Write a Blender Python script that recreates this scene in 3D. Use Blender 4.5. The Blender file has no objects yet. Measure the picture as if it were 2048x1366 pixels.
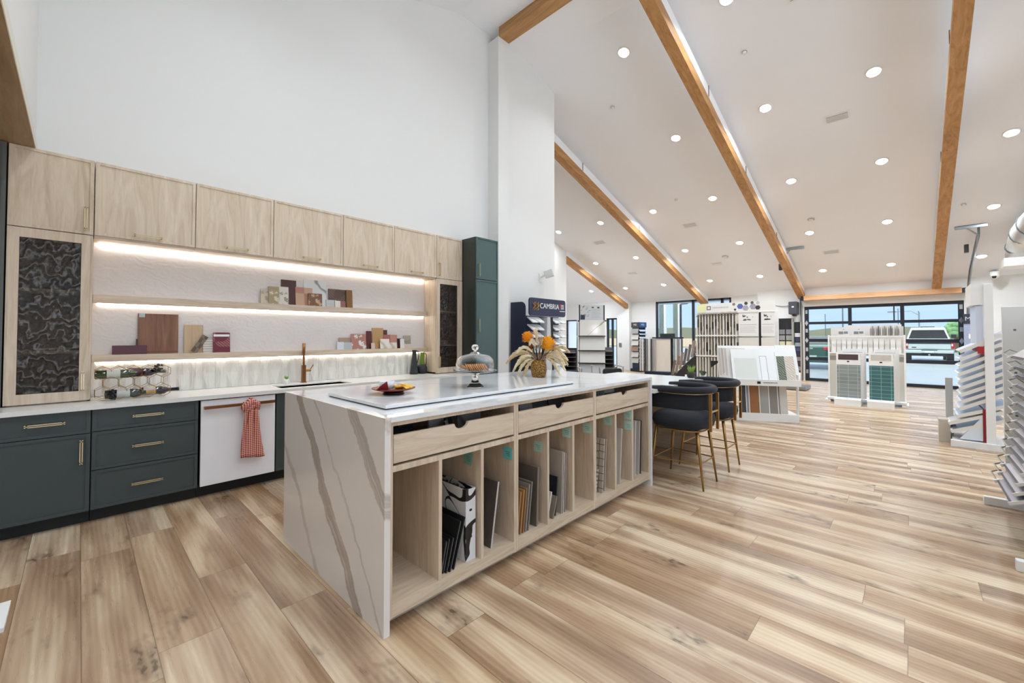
import bpy, bmesh, math, random
from mathutils import Vector, Matrix, Euler
random.seed(7)
PI = math.pi
SC = bpy.context.scene
COL = SC.collection
# ---------------------------------------------------------------- camera
CAMH, YAW, PITCH, FPX, CY = 1.4, .7654, .0204, 830.6, 656.9
_c, _s, _cp, _sp = math.cos(YAW), math.sin(YAW), math.cos(PITCH), math.sin(PITCH)
def at(px, py, k, v):
    """point of the plane k=v (world metres) seen at a picture coordinate"""
    a = (px-1024)/FPX; b = (CY-py)/FPX
    d = _cp-b*_sp; z = _sp+b*_cp
    r = (_c*d+a*_s, _s*d-a*_c, z)
    t = ((v-CAMH) if k == 'Z' else v)/r['XYZ'.index(k)]
    return (r[0]*t, r[1]*t, CAMH+r[2]*t)
cd = bpy.data.cameras.new('camera'); cam = bpy.data.objects.new('camera', cd); COL.objects.link(cam)
cam.location = (0, 0, CAMH); cam.rotation_euler = (PI/2+PITCH, 0, YAW-PI/2)
cd.sensor_width = 36; cd.lens = FPX/2048*36; cd.shift_y = -(683-CY)/2048; cd.clip_end = 600; cd.clip_start = .05
SC.camera = cam
# ---------------------------------------------------------------- materials
def lin(h):
    if isinstance(h, str):
        h = [int(h[i:i+2], 16)/255 for i in (0, 2, 4)]
    return [(x/12.92 if x <= .04045 else ((x+.055)/1.055)**2.4) for x in h]+[1]
class N:
    def __init__(s, name):
        s.m = bpy.data.materials.new(name); s.m.use_nodes = True; s.t = s.m.node_tree
        s.b = s.t.nodes['Principled BSDF']; s.out = s.t.nodes['Material Output']
    def n(s, typ, ins=None, **kw):
        x = s.t.nodes.new('ShaderNode'+typ)
        for k, v in kw.items(): setattr(x, k, v)
        for k, v in (ins or {}).items():
            s.set(x.inputs[k], v)
        return x
    def set(s, sock, v):
        if isinstance(v, bpy.types.NodeSocket): s.t.links.new(v, sock)
        else: sock.default_value = v
    def math(s, op, a, b=0., c=0.):
        x = s.t.nodes.new('ShaderNodeMath'); x.operation = op
        s.set(x.inputs[0], a); s.set(x.inputs[1], b); s.set(x.inputs[2], c); return x.outputs[0]
    def mix(s, f, a, b, bt='MIX'):
        x = s.t.nodes.new('ShaderNodeMix'); x.data_type = 'RGBA'; x.blend_type = bt
        s.set(x.inputs[0], f); s.set(x.inputs[6], a); s.set(x.inputs[7], b); return x.outputs[2]
    def ramp(s, f, stops, interp='LINEAR'):
        x = s.t.nodes.new('ShaderNodeValToRGB'); x.color_ramp.interpolation = interp
        e = x.color_ramp.elements
        while len(e) < len(stops): e.new(.5)
        for i, (p, c) in enumerate(stops):
            e[i].position = p; e[i].color = c if not isinstance(c, str) else lin(c)
        s.set(x.inputs[0], f); return x.outputs[0]
    def pos(s):
        return s.n('NewGeometry').outputs['Position']
    def obj(s):
        return s.n('TexCoord').outputs['Object']
    def gen(s):
        return s.n('TexCoord').outputs['Generated']
    def sep(s, v):
        return s.n('SeparateXYZ', {0: v}).outputs
    def comb(s, x, y, z):
        return s.n('CombineXYZ', {0: x, 1: y, 2: z}).outputs[0]
    def mapv(s, v, sc=(1, 1, 1), loc=(0, 0, 0)):
        return s.n('Mapping', {'Vector': v, 'Scale': sc, 'Location': loc}).outputs[0]
    def noise(s, v, sc, det=3, rough=.5, dist=0.):
        return s.n('TexNoise', {'Vector': v, 'Scale': sc, 'Detail': det, 'Roughness': rough, 'Distortion': dist}).outputs[0]
    def bump(s, h, st=.2, d=.01):
        x = s.n('Bump', {'Height': h, 'Strength': st, 'Distance': d}); s.set(s.b.inputs['Normal'], x.outputs[0])
    def base(s, c): s.set(s.b.inputs['Base Color'], lin(c) if isinstance(c, str) else c)
    def p(s, **k):
        for a, v in k.items(): s.set(s.b.inputs[a.replace('_', ' ')], v)
        return s
MC = {}
def mat(col, rough=.5, metal=0., name=None, coat=0.):
    key = (col, rough, metal, coat)
    if key not in MC:
        n = N(name or 'paint_%s' % col)
        # a faint mottling keeps large flat surfaces from looking computed
        f = n.noise(n.obj(), 9., 2)
        c = lin(col); d = [x*.93 for x in c[:3]]+[1]
        n.base(n.mix(n.math('MULTIPLY', f, .6), c, d))
        n.p(Roughness=rough, Metallic=metal)
        if coat: n.p(Coat_Weight=coat, Coat_Roughness=.08)
        MC[key] = n.m
    return MC[key]
def emit(col, st):
    n = N('glow_%s' % col); n.base('000000'); n.p(Emission_Color=lin(col), Emission_Strength=st); return n.m
def wood(name, c1, c2, c3, axis='Z', sc=1., rough=.45, knots=0.):
    n = N(name); v = n.obj()
    s = {'Z': (9, 9, .8), 'X': (.8, 9, 9), 'Y': (9, .8, 9)}[axis]
    w = n.mapv(v, tuple(q*sc for q in s))
    f = n.noise(w, 1.6, 5, .6, 1.6)
    g = n.noise(n.mapv(v, tuple(q*sc*7 for q in s)), 2.0, 3, .6)
    c = n.ramp(f, [(.28, c2), (.5, c1), (.72, c3)])
    c = n.mix(n.math('MULTIPLY', g, .35), c, lin(c2), 'MULTIPLY')
    if knots:
        vo = n.n('TexVoronoi', {'Vector': n.mapv(v, {'X': (.9, 4, 4), 'Y': (4, .9, 4), 'Z': (4, 4, .9)}[axis]), 'Scale': 1.4})
        k = n.ramp(vo.outputs['Distance'], [(.02, (1, 1, 1, 1)), (.07, (0, 0, 0, 1))])
        c = n.mix(n.math('MULTIPLY', k, knots), c, lin('5b3a1c'))
    n.base(c); n.p(Roughness=rough); n.bump(g, .08, .002); return n.m
OAK = 'dccbb5', 'c6b299', 'e7dac7'
M_CAB = wood('pale_oak_laminate_upright', *OAK, 'Z')
M_CABX = wood('pale_oak_laminate_level', *OAK, 'X')
M_CABY = wood('pale_oak_laminate_deep', *OAK, 'Y')
M_BEAMX = wood('fir_beam', 'c08f58', 'a0713f', 'd0a470', 'X', .6, .5, .8)
M_BEAMY = wood('fir_beam_cross', 'b98a55', '9a6c3d', 'caa06b', 'Y', .6, .5, .8)
M_SOFFIT = wood('brown_oak_soffit', 'a48a68', '8d7352', 'b49b78', 'Y', .8)
def wallmat(name, c, sc=60, st=.12):
    n = N(name); v = n.obj(); f = n.noise(v, sc, 3); n.base(n.mix(n.noise(v, .8, 2), lin(c), [x*.96 for x in lin(c)[:3]]+[1]))
    n.p(Roughness=.85); n.bump(f, st, .002); return n.m
M_WALL = wallmat('white_wall_paint', 'e6e6e4')
M_CEIL = wallmat('white_ceiling_paint', 'f3f5f9')
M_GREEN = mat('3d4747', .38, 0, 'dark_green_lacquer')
M_GREEN_LIT = mat('4d6363', .33, 0, 'dark_green_lacquer_lit')  # same lacquer, lightened to carry the stronger reflection on the pantry front
M_TOE = mat('1b1e1f', .6)
M_GOLD = mat('dcc79e', .28, 1., 'brushed_brass')
M_GOLD2 = mat('a9844f', .35, .9, 'aged_brass')
M_COPPER = mat('9a6a45', .3, 1., 'copper_bronze')
M_WHITE = mat('eeeeec', .4)
M_WHITEG = mat('e9ebee', .25)
M_BLACK = mat('141518', .45)
M_NAVY = mat('1d2740', .4)
M_CHROME = mat('c8ccd0', .2, 1.)
M_STEEL = mat('9aa0a6', .35, 1.)
def quartz():
    n = N('white_quartz'); v = n.obj()
    w = n.n('TexWave', {'Vector': v, 'Scale': .7, 'Distortion': 9., 'Detail': 4., 'Detail Scale': 1.2}, wave_type='BANDS', bands_direction='DIAGONAL').outputs['Fac']
    k = n.ramp(w, [(.0, (1, 1, 1, 1)), (.09, (0, 0, 0, 1))])
    n.base(n.mix(n.math('MULTIPLY', k, .22), lin('e6e8e9'), lin('c0bdb8')))
    n.p(Roughness=.09, Coat_Weight=.3, Coat_Roughness=.03); return n.m
M_QUARTZ = quartz()
def plainq():
    n = N('plain_white_quartz'); v = n.obj(); n.base(n.mix(n.noise(v, 3, 3), lin('e6e6e3'), lin('dcdcd8'))); n.p(Roughness=.2); return n.m
M_QUARTZP = plainq()
def endmarble():
    # brown-grey veins leaning down towards the near corner, laid along (Y + 0.95 Z) bands
    n = N('veined_quartz_end'); x, y, z = n.sep(n.pos())
    nz = n.noise(n.pos(), 2.2, 5, .6)
    # lines run so that Y falls as Z falls: u = Y - 0.80*(Z)
    u = n.math('ADD', n.math('SUBTRACT', y, n.math('MULTIPLY', z, .86)), n.math('MULTIPLY', n.math('SUBTRACT', nz, .5), .28))
    u = n.math('SUBTRACT', u, n.math('MULTIPLY', n.math('MULTIPLY', z, z), -.05))
    def band(c, w, soft=.012):
        d = n.math('ABSOLUTE', n.math('SUBTRACT', u, c))
        return n.math('SUBTRACT', 1., n.math('MINIMUM', 1., n.math('MAXIMUM', n.math('DIVIDE', n.math('SUBTRACT', d, w), soft), 0.)))
    fine = n.noise(n.comb(n.math('MULTIPLY', u, 26.), n.math('MULTIPLY', z, 1.2), 0.), 1.5, 5, .7)
    a = n.math('MAXIMUM', n.math('MULTIPLY', band(2.055, .055), .85), n.math('MULTIPLY', band(1.28, .055), .7))
    a = n.math('MAXIMUM', a, n.math('MULTIPLY', band(2.57, .02), .45))
    a = n.math('MAXIMUM', a, n.math('MULTIPLY', band(1.78, .006), .5))
    a = n.math('MAXIMUM', a, n.math('MULTIPLY', band(1.0, .004), .5))
    a = n.math('MULTIPLY', a, n.ramp(fine, [(.32, (.25, .25, .25, 1)), (.5, (1, 1, 1, 1))]))
    n.base(n.mix(a, lin('e6e2dd'), lin('a89c90'))); n.p(Roughness=.14, Coat_Weight=.2, Coat_Roughness=.05); return n.m
M_ENDM = endmarble()
def floor_mat():
    n = N('oak_plank_floor'); x, y, z = n.sep(n.pos())
    W, L = .2365, 1.52
    xs = n.math('DIVIDE', n.math('SUBTRACT', x, .025), W); ix = n.math('FLOOR', xs); fx = n.math('FRACT', xs)
    r1 = n.n('TexWhiteNoise', {'Vector': n.comb(ix, 3.3, 0.)}, noise_dimensions='3D').outputs['Value']
    ys = n.math('ADD', n.math('DIVIDE', y, L), r1); iy = n.math('FLOOR', ys); fy = n.math('FRACT', ys)
    rid = n.n('TexWhiteNoise', {'Vector': n.comb(ix, iy, 1.7)}, noise_dimensions='3D')
    r = rid.outputs['Value']; rc = n.sep(rid.outputs['Color'])
    off = n.math('MULTIPLY', r, 37.)
    # broad tone drifting across the board, stretched along it
    v1 = n.comb(n.math('ADD', n.math('MULTIPLY', fx, 1.1), off), n.math('ADD', n.math('MULTIPLY', y, .45), off), 0.)
    broad = n.noise(v1, 1.25, 3, .5, .3)
    v2 = n.comb(n.math('ADD', n.math('MULTIPLY', x, 9.), off), n.math('MULTIPLY', y, .9), off)
    rings = n.n('TexWave', {'Vector': v2, 'Scale': 1.3, 'Distortion': 7., 'Detail': 3., 'Detail Scale': .8, 'Detail Roughness': .6}, wave_type='BANDS', bands_direction='X').outputs['Fac']
    fine = n.noise(n.comb(n.math('MULTIPLY', x, 120.), n.math('MULTIPLY', y, 5.), off), 1., 3, .6)
    c = n.ramp(broad, [(.35, '8f7153'), (.45, 'b4977b'), (.52, 'd0b798'), (.60, 'f2e1c2')])
    tint = n.mix(rc[1], lin('b5926a'), lin('b7a494'))
    c = n.mix(.33, c, tint)
    c = n.mix(n.math('MULTIPLY', rc[2], .22), c, lin('8a6c50'))
    c = n.mix(n.math('MULTIPLY', n.math('MULTIPLY', rings, n.math('SUBTRACT', 1., broad)), .38), c, lin('8f7051'), 'MULTIPLY')
    c = n.mix(n.math('MULTIPLY', fine, .22), c, lin('a98f73'), 'MULTIPLY')
    kv = n.comb(n.math('ADD', n.math('MULTIPLY', x, 3.2), off), n.math('ADD', n.math('MULTIPLY', y, 1.5), off), 0.)
    vo = n.n('TexVoronoi', {'Vector': n.n('VectorMath', {0: kv, 1: n.n('TexNoise', {'Vector': kv, 'Scale': 6.}).outputs['Color']}, operation='ADD').outputs[0], 'Scale': 1.05})
    kd = vo.outputs['Distance']; kr = n.sep(vo.outputs['Color'])[0]
    k = n.ramp(kd, [(.05, (1, 1, 1, 1)), (.12, (.45, .45, .45, 1)), (.32, (0, 0, 0, 1))])
    k = n.math('MULTIPLY', k, n.math('GREATER_THAN', kr, .35))
    c = n.mix(n.math('MULTIPLY', k, .85), c, lin('4f3d2b'))
    ex = n.math('MINIMUM', fx, n.math('SUBTRACT', 1., fx)); ey = n.math('MINIMUM', fy, n.math('SUBTRACT', 1., fy))
    seam = n.math('MAXIMUM', n.math('LESS_THAN', ex, .0075), n.math('LESS_THAN', ey, .0011))
    c = n.mix(n.math('MULTIPLY', seam, .62), c, lin('5f4a36'))
    n.base(c); n.p(Roughness=n.math('ADD', .23, n.math('MULTIPLY', fine, .12)), Specular_IOR_Level=.5)
    n.bump(n.math('SUBTRACT', n.math('MULTIPLY', fine, .3), seam), .12, .002); return n.m
M_FLOOR = floor_mat()
def picket():
    n = N('white_relief_tile'); x, y, z = n.sep(n.obj())
    u = n.math('FRACT', n.math('DIVIDE', x, .1)); v = n.math('FRACT', n.math('ADD', n.math('DIVIDE', z, .3), n.math('MULTIPLY', n.math('MODULO', n.math('FLOOR', n.math('DIVIDE', x, .1)), 2.), .5)))
    a = n.math('ABSOLUTE', n.math('SUBTRACT', u, .5)); b = n.math('ABSOLUTE', n.math('SUBTRACT', v, .5))
    h = n.math('SUBTRACT', 1., n.math('MAXIMUM', n.math('MULTIPLY', a, 2.), n.math('ADD', a, n.math('MULTIPLY', b, 1.1))))
    n.base('e4e2dc'); n.p(Roughness=.25); n.bump(n.math('ADD', h, n.math('MULTIPLY', n.noise(n.mapv(n.obj(), (20, 20, 3)), 2., 3), .4)), 1., .03); return n.m
M_PICKET = picket()
def plaster():
    n = N('embossed_white_panel'); v = n.obj()
    w = n.n('TexWave', {'Vector': v, 'Scale': 5., 'Distortion': 14., 'Detail': 4., 'Detail Scale': 1.6}, wave_type='RINGS').outputs['Fac']
    n.base(n.mix(n.noise(v, 2.5, 3), lin('e2dcda'), lin('d7d1ce'))); n.p(Roughness=.75); n.bump(w, .2, .003); return n.m
M_PLASTER = plaster()
def fabric(c):
    n = N('woven_fabric_%s' % c); f = n.noise(n.obj(), 300, 2); n.base(n.mix(f, lin(c), [x*.7 for x in lin(c)[:3]]+[1]))
    n.p(Roughness=.85, Sheen_Weight=.08); n.bump(f, .15, .001); return n.m
M_FAB = fabric('1b1f2a')
def glassm(name, rough=0., col='ffffff', bump=0., ior=1.45):
    n = N(name); n.base(col); n.p(Transmission_Weight=1., Roughness=rough, IOR=ior)
    if bump:
        w = n.n('TexWave', {'Vector': n.mapv(n.obj(), (6, 6, 4)), 'Scale': 1.4, 'Distortion': 9., 'Detail': 3., 'Detail Scale': 1.5}, wave_type='RINGS').outputs['Fac']
        n.bump(w, bump, .01)
    return n.m
M_GLASS = glassm('clear_glass')
def pane():
    # thin clear window glass: straight-through transparency with surface reflection
    n = N('window_glass'); tr = n.n('BsdfTransparent', {'Color': (.93, .96, .97, 1)}); gl = n.n('BsdfGlossy', {'Roughness': .03})
    fr = n.n('Fresnel', {'IOR': 1.45}); mx = n.n('MixShader', {0: fr.outputs[0], 1: tr.outputs[0], 2: gl.outputs[0]})
    n.t.links.new(mx.outputs[0], n.out.inputs['Surface']); return n.m
M_PANE = pane()
def thin():
    n = N('thin_clear_glass'); tr = n.n('BsdfTransparent', {'Color': (.96, .97, .97, 1)}); gl = n.n('BsdfGlossy', {'Roughness': .02})
    lw = n.n('LayerWeight', {'Blend': .28}); mx = n.n('MixShader', {0: lw.outputs['Facing'], 1: tr.outputs[0], 2: gl.outputs[0]})
    n.t.links.new(mx.outputs[0], n.out.inputs['Surface']); return n.m
M_THIN = thin()
def hutchglass():
    n = N('embossed_cabinet_glass'); tr = n.n('BsdfTransparent', {'Color': (.62, .57, .52, 1)}); gl = n.n('BsdfGlossy', {'Roughness': .3, 'Color': (1, .93, .86, 1)})
    w = n.n('TexWave', {'Vector': n.mapv(n.obj(), (5, 5, 3.2)), 'Scale': 1.1, 'Distortion': 16., 'Detail': 4., 'Detail Scale': 2.4}, wave_type='RINGS').outputs['Fac']
    bp = n.n('Bump', {'Height': w, 'Strength': .45, 'Distance': .006}); n.t.links.new(bp.outputs[0], gl.inputs['Normal'])
    fac = n.math('ADD', .03, n.math('MULTIPLY', n.math('POWER', w, 5.), .07))
    n.t.links.new(n.mix(n.noise(n.obj(), 26., 5, .7, 1.5), (.85, .78, .70, 1), (.30, .27, .25, 1)), tr.inputs['Color'])
    mx = n.n('MixShader', {0: fac, 1: tr.outputs[0], 2: gl.outputs[0]}); n.t.links.new(mx.outputs[0], n.out.inputs['Surface']); return n.m
M_HGLASS = hutchglass()
# ---------------------------------------------------------------- mesh helpers
def box(bm, x0, x1, y0, y1, z0, z1, T=None):
    v = [Vector((x, y, z)) for z in (min(z0, z1), max(z0, z1)) for y in (min(y0, y1), max(y0, y1)) for x in (min(x0, x1), max(x0, x1))]
    if T is not None: v = [T @ p for p in v]
    q = [bm.verts.new(p) for p in v]
    for f in ((0, 2, 3, 1), (4, 5, 7, 6), (0, 1, 5, 4), (2, 6, 7, 3), (0, 4, 6, 2), (1, 3, 7, 5)): bm.faces.new([q[i] for i in f])
    return bm
def B(*a, T=None):
    bm = bmesh.new()
    if a: box(bm, *a, T=T)
    return bm
def tube(bm, pts, r, seg=8, closed=False, cap=True):
    pts = [Vector(p) for p in pts]; n = len(pts); rr = r if isinstance(r, (list, tuple)) else [r]*n
    rings = []; up = None
    for i, p in enumerate(pts):
        a = pts[(i-1) % n] if (closed or i > 0) else p; b = pts[(i+1) % n] if (closed or i < n-1) else p
        t = (b-a).normalized()
        if up is None:
            up = Vector((0, 0, 1)) if abs(t.z) < .9 else Vector((1, 0, 0))
        u = t.cross(up)
        if u.length < 1e-5: u = t.cross(Vector((0, 1, 0)))
        u.normalize(); w = u.cross(t).normalized(); up = w
        rings.append([bm.verts.new(p+(u*math.cos(2*PI*k/seg)+w*math.sin(2*PI*k/seg))*rr[i]) for k in range(seg)])
    m = n if closed else n-1
    for i in range(m):
        A, Bq = rings[i], rings[(i+1) % n]
        for k in range(seg): bm.faces.new([A[k], A[(k+1) % seg], Bq[(k+1) % seg], Bq[k]])
    if cap and not closed:
        bm.faces.new(rings[0][::-1]); bm.faces.new(rings[-1])
    return bm
def lathe(bm, prof, seg=28, c=(0, 0, 0), closed=False):
    rings = []
    for r, z in prof:
        rings.append([bm.verts.new((c[0]+r*math.cos(2*PI*k/seg), c[1]+r*math.sin(2*PI*k/seg), c[2]+z)) for k in range(seg)] if r > 1e-5 else [bm.verts.new((c[0], c[1], c[2]+z))])
    for i in range(len(rings)-1):
        A, Bq = rings[i], rings[i+1]
        for k in range(seg):
            k2 = (k+1) % seg
            if len(A) == 1 and len(Bq) == 1: continue
            if len(A) == 1: bm.faces.new([A[0], Bq[k2], Bq[k]])
            elif len(Bq) == 1: bm.faces.new([A[k], A[k2], Bq[0]])
            else: bm.faces.new([A[k], A[k2], Bq[k2], Bq[k]])
    return bm
def prism(bm, poly, d0, d1, axis='Y', T=None):
    """extrude a 2D polygon; axis = direction of extrusion"""
    def mk(a, b, d):
        p = {'Y': (a, d, b), 'X': (d, a, b), 'Z': (a, b, d)}[axis]; p = Vector(p)
        return bm.verts.new(T @ p if T is not None else p)
    A = [mk(a, b, d0) for a, b in poly]; C = [mk(a, b, d1) for a, b in poly]
    bm.faces.new(A); bm.faces.new(C[::-1]); n = len(poly)
    for i in range(n): bm.faces.new([A[i], C[i], C[(i+1) % n], A[(i+1) % n]])
    return bm
def rrect(x0, x1, y0, y1, r, seg=5, corners=(1, 1, 1, 1)):
    out = []
    for (cx, cy, a0, on) in ((x1-r, y1-r, 0, corners[0]), (x0+r, y1-r, 90, corners[1]), (x0+r, y0+r, 180, corners[2]), (x1-r, y0+r, 270, corners[3])):
        if on: out += [(cx+r*math.cos(math.radians(a0+90*k/seg)), cy+r*math.sin(math.radians(a0+90*k/seg))) for k in range(seg+1)]
        else: out.append((cx+(r if a0 in (0, 270) else -r), cy+(r if a0 < 180 else -r)))
    return out
def obj(name, bm, m, parent=None, smooth=False, bev=0., world=True, sub=0):
    """link one mesh object; world=True: bm is in world metres, converted to the parent's frame"""
    bmesh.ops.recalc_face_normals(bm, faces=bm.faces)
    me = bpy.data.meshes.new(name); 
    if parent is None and world:
        lo = Vector([min(v.co[i] for v in bm.verts) for i in range(3)]); hi = Vector([max(v.co[i] for v in bm.verts) for i in range(3)])
        org = Vector(((lo.x+hi.x)/2, (lo.y+hi.y)/2, lo.z)); bmesh.ops.translate(bm, verts=bm.verts, vec=-org)
    else:
        org = Vector((0, 0, 0))
        if world and parent is not None:
            W = wm(parent).inverted(); bmesh.ops.transform(bm, matrix=W, verts=bm.verts)
    bm.to_mesh(me); bm.free()
    for q in (m if isinstance(m, (list, tuple)) else [m]): me.materials.append(q)
    if smooth:
        for f in me.polygons: f.use_smooth = True
    o = bpy.data.objects.new(name, me); COL.objects.link(o); o.location = org
    if parent is not None: o.parent = parent
    if bev:
        md = o.modifiers.new('bevel', 'BEVEL'); md.width = bev; md.segments = 2; md.limit_method = 'ANGLE'; md.angle_limit = .6
    if sub:
        md = o.modifiers.new('sub', 'SUBSURF'); md.levels = sub; md.render_levels = sub
    return o
def wm(o):
    m = Matrix.LocRotScale(o.location, o.rotation_euler, o.scale)
    return wm(o.parent) @ m if o.parent else m
def tag(o, label, cat, group=None, kind=None):
    if label: o['label'] = label
    if cat: o['category'] = cat
    if group: o['group'] = group
    if kind: o['kind'] = kind
    return o
def thing(name, label, cat, loc=(0, 0, 0), rz=0., group=None, rot=None):
    o = bpy.data.objects.new(name, None); COL.objects.link(o); o.location = loc
    o.rotation_euler = rot if rot else (0, 0, rz); o.empty_display_size = .1
    return tag(o, label, cat, group)
def solo(name, bm, m, label, cat, group=None, **k):
    return tag(obj(name, bm, m, **k), label, cat, group)
def struct(name, bm, m, **k):
    o = obj(name, bm, m, **k); o['kind'] = 'structure'; return o
def copy_tree(o, parent=None):
    c = o.copy(); COL.objects.link(c); c.parent = parent
    for ch in [q for q in bpy.data.objects if q.parent == o]: copy_tree(ch, c)
    return c
def dup(o, loc, rz=None, label=None, rot=None):
    c = copy_tree(o); c.location = loc
    if rz is not None: c.rotation_euler = (0, 0, rz)
    if rot is not None: c.rotation_euler = rot
    if label: c['label'] = label
    return c
def text(name, s, size, m, parent, M4, depth=.0015, align='CENTER'):
    """flat lettering as a mesh; M4 puts its XY plane on the surface (in the parent's frame)"""
    cu = bpy.data.curves.new(name, 'FONT'); cu.body = s; cu.size = size; cu.align_x = align; cu.align_y = 'CENTER'; cu.extrude = depth
    t = bpy.data.objects.new('tmp', cu); COL.objects.link(t)
    dg = bpy.context.evaluated_depsgraph_get(); me = bpy.data.meshes.new_from_object(t.evaluated_get(dg))
    bpy.data.objects.remove(t); bpy.data.curves.remove(cu)
    me.transform(M4); me.materials.clear(); me.materials.append(m)
    o = bpy.data.objects.new(name, me); COL.objects.link(o); o.parent = parent; return o
def face_mat(o, ux, n):
    """matrix with X=ux, Z=n(normal), origin o"""
    ux = Vector(ux).normalized(); n = Vector(n).normalized(); uy = n.cross(ux)
    return Matrix(((ux.x, uy.x, n.x, o[0]), (ux.y, uy.y, n.y, o[1]), (ux.z, uy.z, n.z, o[2]), (0, 0, 0, 1)))
ORD = ['first', 'second', 'third', 'fourth', 'fifth', 'sixth', 'seventh', 'eighth', 'ninth', 'tenth', 'eleventh', 'twelfth', 'thirteenth', 'fourteenth']
# ================================================================ SETTING
S3 = 1/3.
def cz(x):
    return 6.45-S3*(x-5.68) if x > 5.68 else (6.45 if x > 4.03 else 6.45-S3*(4.03-x))
struct('floor', B(-6.2, 16.45, -6.2, 13.2, -.1, 0), M_FLOOR)
pr = [(-6.2, cz(-6.2)), (4.03, 6.45), (5.68, 6.45), (16.8, cz(16.8)), (16.8, cz(16.8)+.2), (5.68, 6.65), (4.03, 6.65), (-6.2, cz(-6.2)+.2)]
struct('ceiling', prism(bmesh.new(), pr, -6.2, 13.2, 'Y'), M_CEIL)
WB = 5.02
struct('wall_back', B(-3.2, 6.43, WB, WB+.2, 0, 6.6), M_WALL)
struct('wall_pier', B(4.653, 4.897, 4.777, WB, 0, 6.30), M_WALL)
bm = B(6.23, 6.43, WB+.2, 8.9, 0, 6.4); box(bm, 6.43, 11.81, 8.70, 8.9, 0, 6.3)
struct('wall_inner', bm, M_WALL)
struct('wall_left', B(-.465, -.265, -6.2, WB, 2.84, 6.4), M_WALL)
struct('wall_outer_left', B(-3.2, -3.0, -6.2, WB, 0, 2.84), M_WALL)
struct('trim_1', B(-3.0, -.252, -6.0, 4.99, 2.818, 2.84), M_SOFFIT)
struct('trim_2', B(-.265, -.252, -6.0, WB, 2.84, 2.915), mat('dedccd', .6))
# far walls with their openings
def holed(name, X0, X1, y0, y1, z0, z1, holes, m=M_WALL):
    bm = bmesh.new(); ys = sorted({y0, y1} | {h[0] for h in holes} | {h[1] for h in holes})
    for a, b in zip(ys, ys[1:]):
        hs = sorted([(h[2], h[3]) for h in holes if h[0] <= a and h[1] >= b]); z = z0
        for p, q in hs:
            if p > z: box(bm, X0, X1, a, b, z, p)
            z = q
        if z < z1: box(bm, X0, X1, a, b, z, z1)
    return struct(name, bm, m)
GY0, GY1, GZ = -1.02, 2.47, 2.37
holed('wall_far', 16.15, 16.4, -2.45, 3.8, 0, 3.3, [(GY0, GY1, -.01, GZ)])
holed('wall_far_middle', 16.4, 16.6, 3.8, 8.62, 0, 3.2, [(4.70, 7.56, .3, 2.84)])
ww0 = at(1155, 640, 'X', 16.2)[1]; ww1 = at(1133, 640, 'X', 16.2)[1]; wd0 = at(1235, 640, 'X', 16.2)[1]; wd1 = at(1214, 640, 'X', 16.2)[1]
holed('wall_far_left', 16.15, 16.4, 8.62, 13.2, 0, 3.3, [(ww0, ww1, .6, 2.2), (wd0, wd1, .02, 2.22)])
struct('wall_right', B(9.0, 16.15, -2.45, -2.25, 0, 5.4), M_WALL)
struct('wall_right_return', B(8.8, 9.0, -6.2, -2.25, 0, 5.5), M_WALL)
bm = bmesh.new()
for a in ((6.4, 7.2, 0, 6), (15.9, 16.4, 0, 6), (7.2, 15.9, 0, .2), (7.2, 15.9, 2.7, 6)): box(bm, a[0], a[1], 13.0, 13.2, a[2], a[3])
struct('wall_outer_left_bay', bm, M_WALL)
bm = bmesh.new()
for x in (7.2, 10.1, 13.0, 15.84): box(bm, x, x+.06, 13.04, 13.12, .2, 2.7)
for z in (.2, 2.64): box(bm, 7.2, 15.9, 13.04, 13.12, z, z+.06)
o = struct('added_window_6', bm, mat('17222e', .4)); obj('pane', B(7.2, 15.9, 13.08, 13.086, .25, 2.65), M_PANE, o)  # unseen window added to bring daylight to the far ceiling
bm = bmesh.new()
for a in ((-6.2, 9, 0, .15), (-6.2, 9, 4.0, 6.5), (-6.2, -5.9, .15, 4.0), (8.6, 9, .15, 4.0)): box(bm, a[0], a[1], -6.2, -6.0, a[2], a[3])
struct('wall_outer_right', bm, M_WALL)
bm = bmesh.new()
for x in (-5.9, -2.3, 1.3, 4.9, 8.54): box(bm, x, x+.06, -6.12, -6.04, .15, 4.0)
for z in (.15, 2.2, 3.94): box(bm, -5.9, 8.6, -6.12, -6.04, z, z+.06)
o = struct('added_window_5', bm, mat('17222e', .4)); obj('pane', B(-5.9, 8.6, -6.09, -6.084, .2, 3.95), M_PANE, o)  # window wall added out of view so more light reaches the ceiling
bm = bmesh.new()
for a in ((-6.2, -3, 2.9, 5, .0, 4), (-6.2, -6., -6, 2.9, 0, .15), (-6.2, -6., -6, 2.9, 2.9, 4)): box(bm, *a)
struct('wall_behind', bm, M_WALL)
# windows
def window(n, X, y0, y1, z0, z1, bars, w=.06, m=mat('17222e', .4)):
    bm = bmesh.new()
    for a in ((y0, y0+w, z0, z1), (y1-w, y1, z0, z1), (y0, y1, z0, z0+w), (y0, y1, z1-w, z1)): box(bm, X-.04, X+.04, *a)
    for b in bars: box(bm, X-.04, X+.04, b-w*.6, b+w*.6, z0, z1)
    o = struct(n, bm, m); obj('pane', B(X+.01, X+.016, y0+w, y1-w, z0+w, z1-w), M_PANE, o); return o
window('window_1', 16.46, 4.70, 7.56, .3, 2.84, [6.05 + .02, 5.02 + .9*0], .07)
w2 = window('window_2', 16.24, ww0, ww1, .6, 2.2, [], .05)
[q for q in bpy.data.objects if q.parent == w2][0].data.materials[0] = glassm('frosted_glass', .55)
window('window_3', 16.24, wd0, wd1, .02, 2.22, [wd0+.5*(wd1-wd0)], .06)
bm = bmesh.new()
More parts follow.
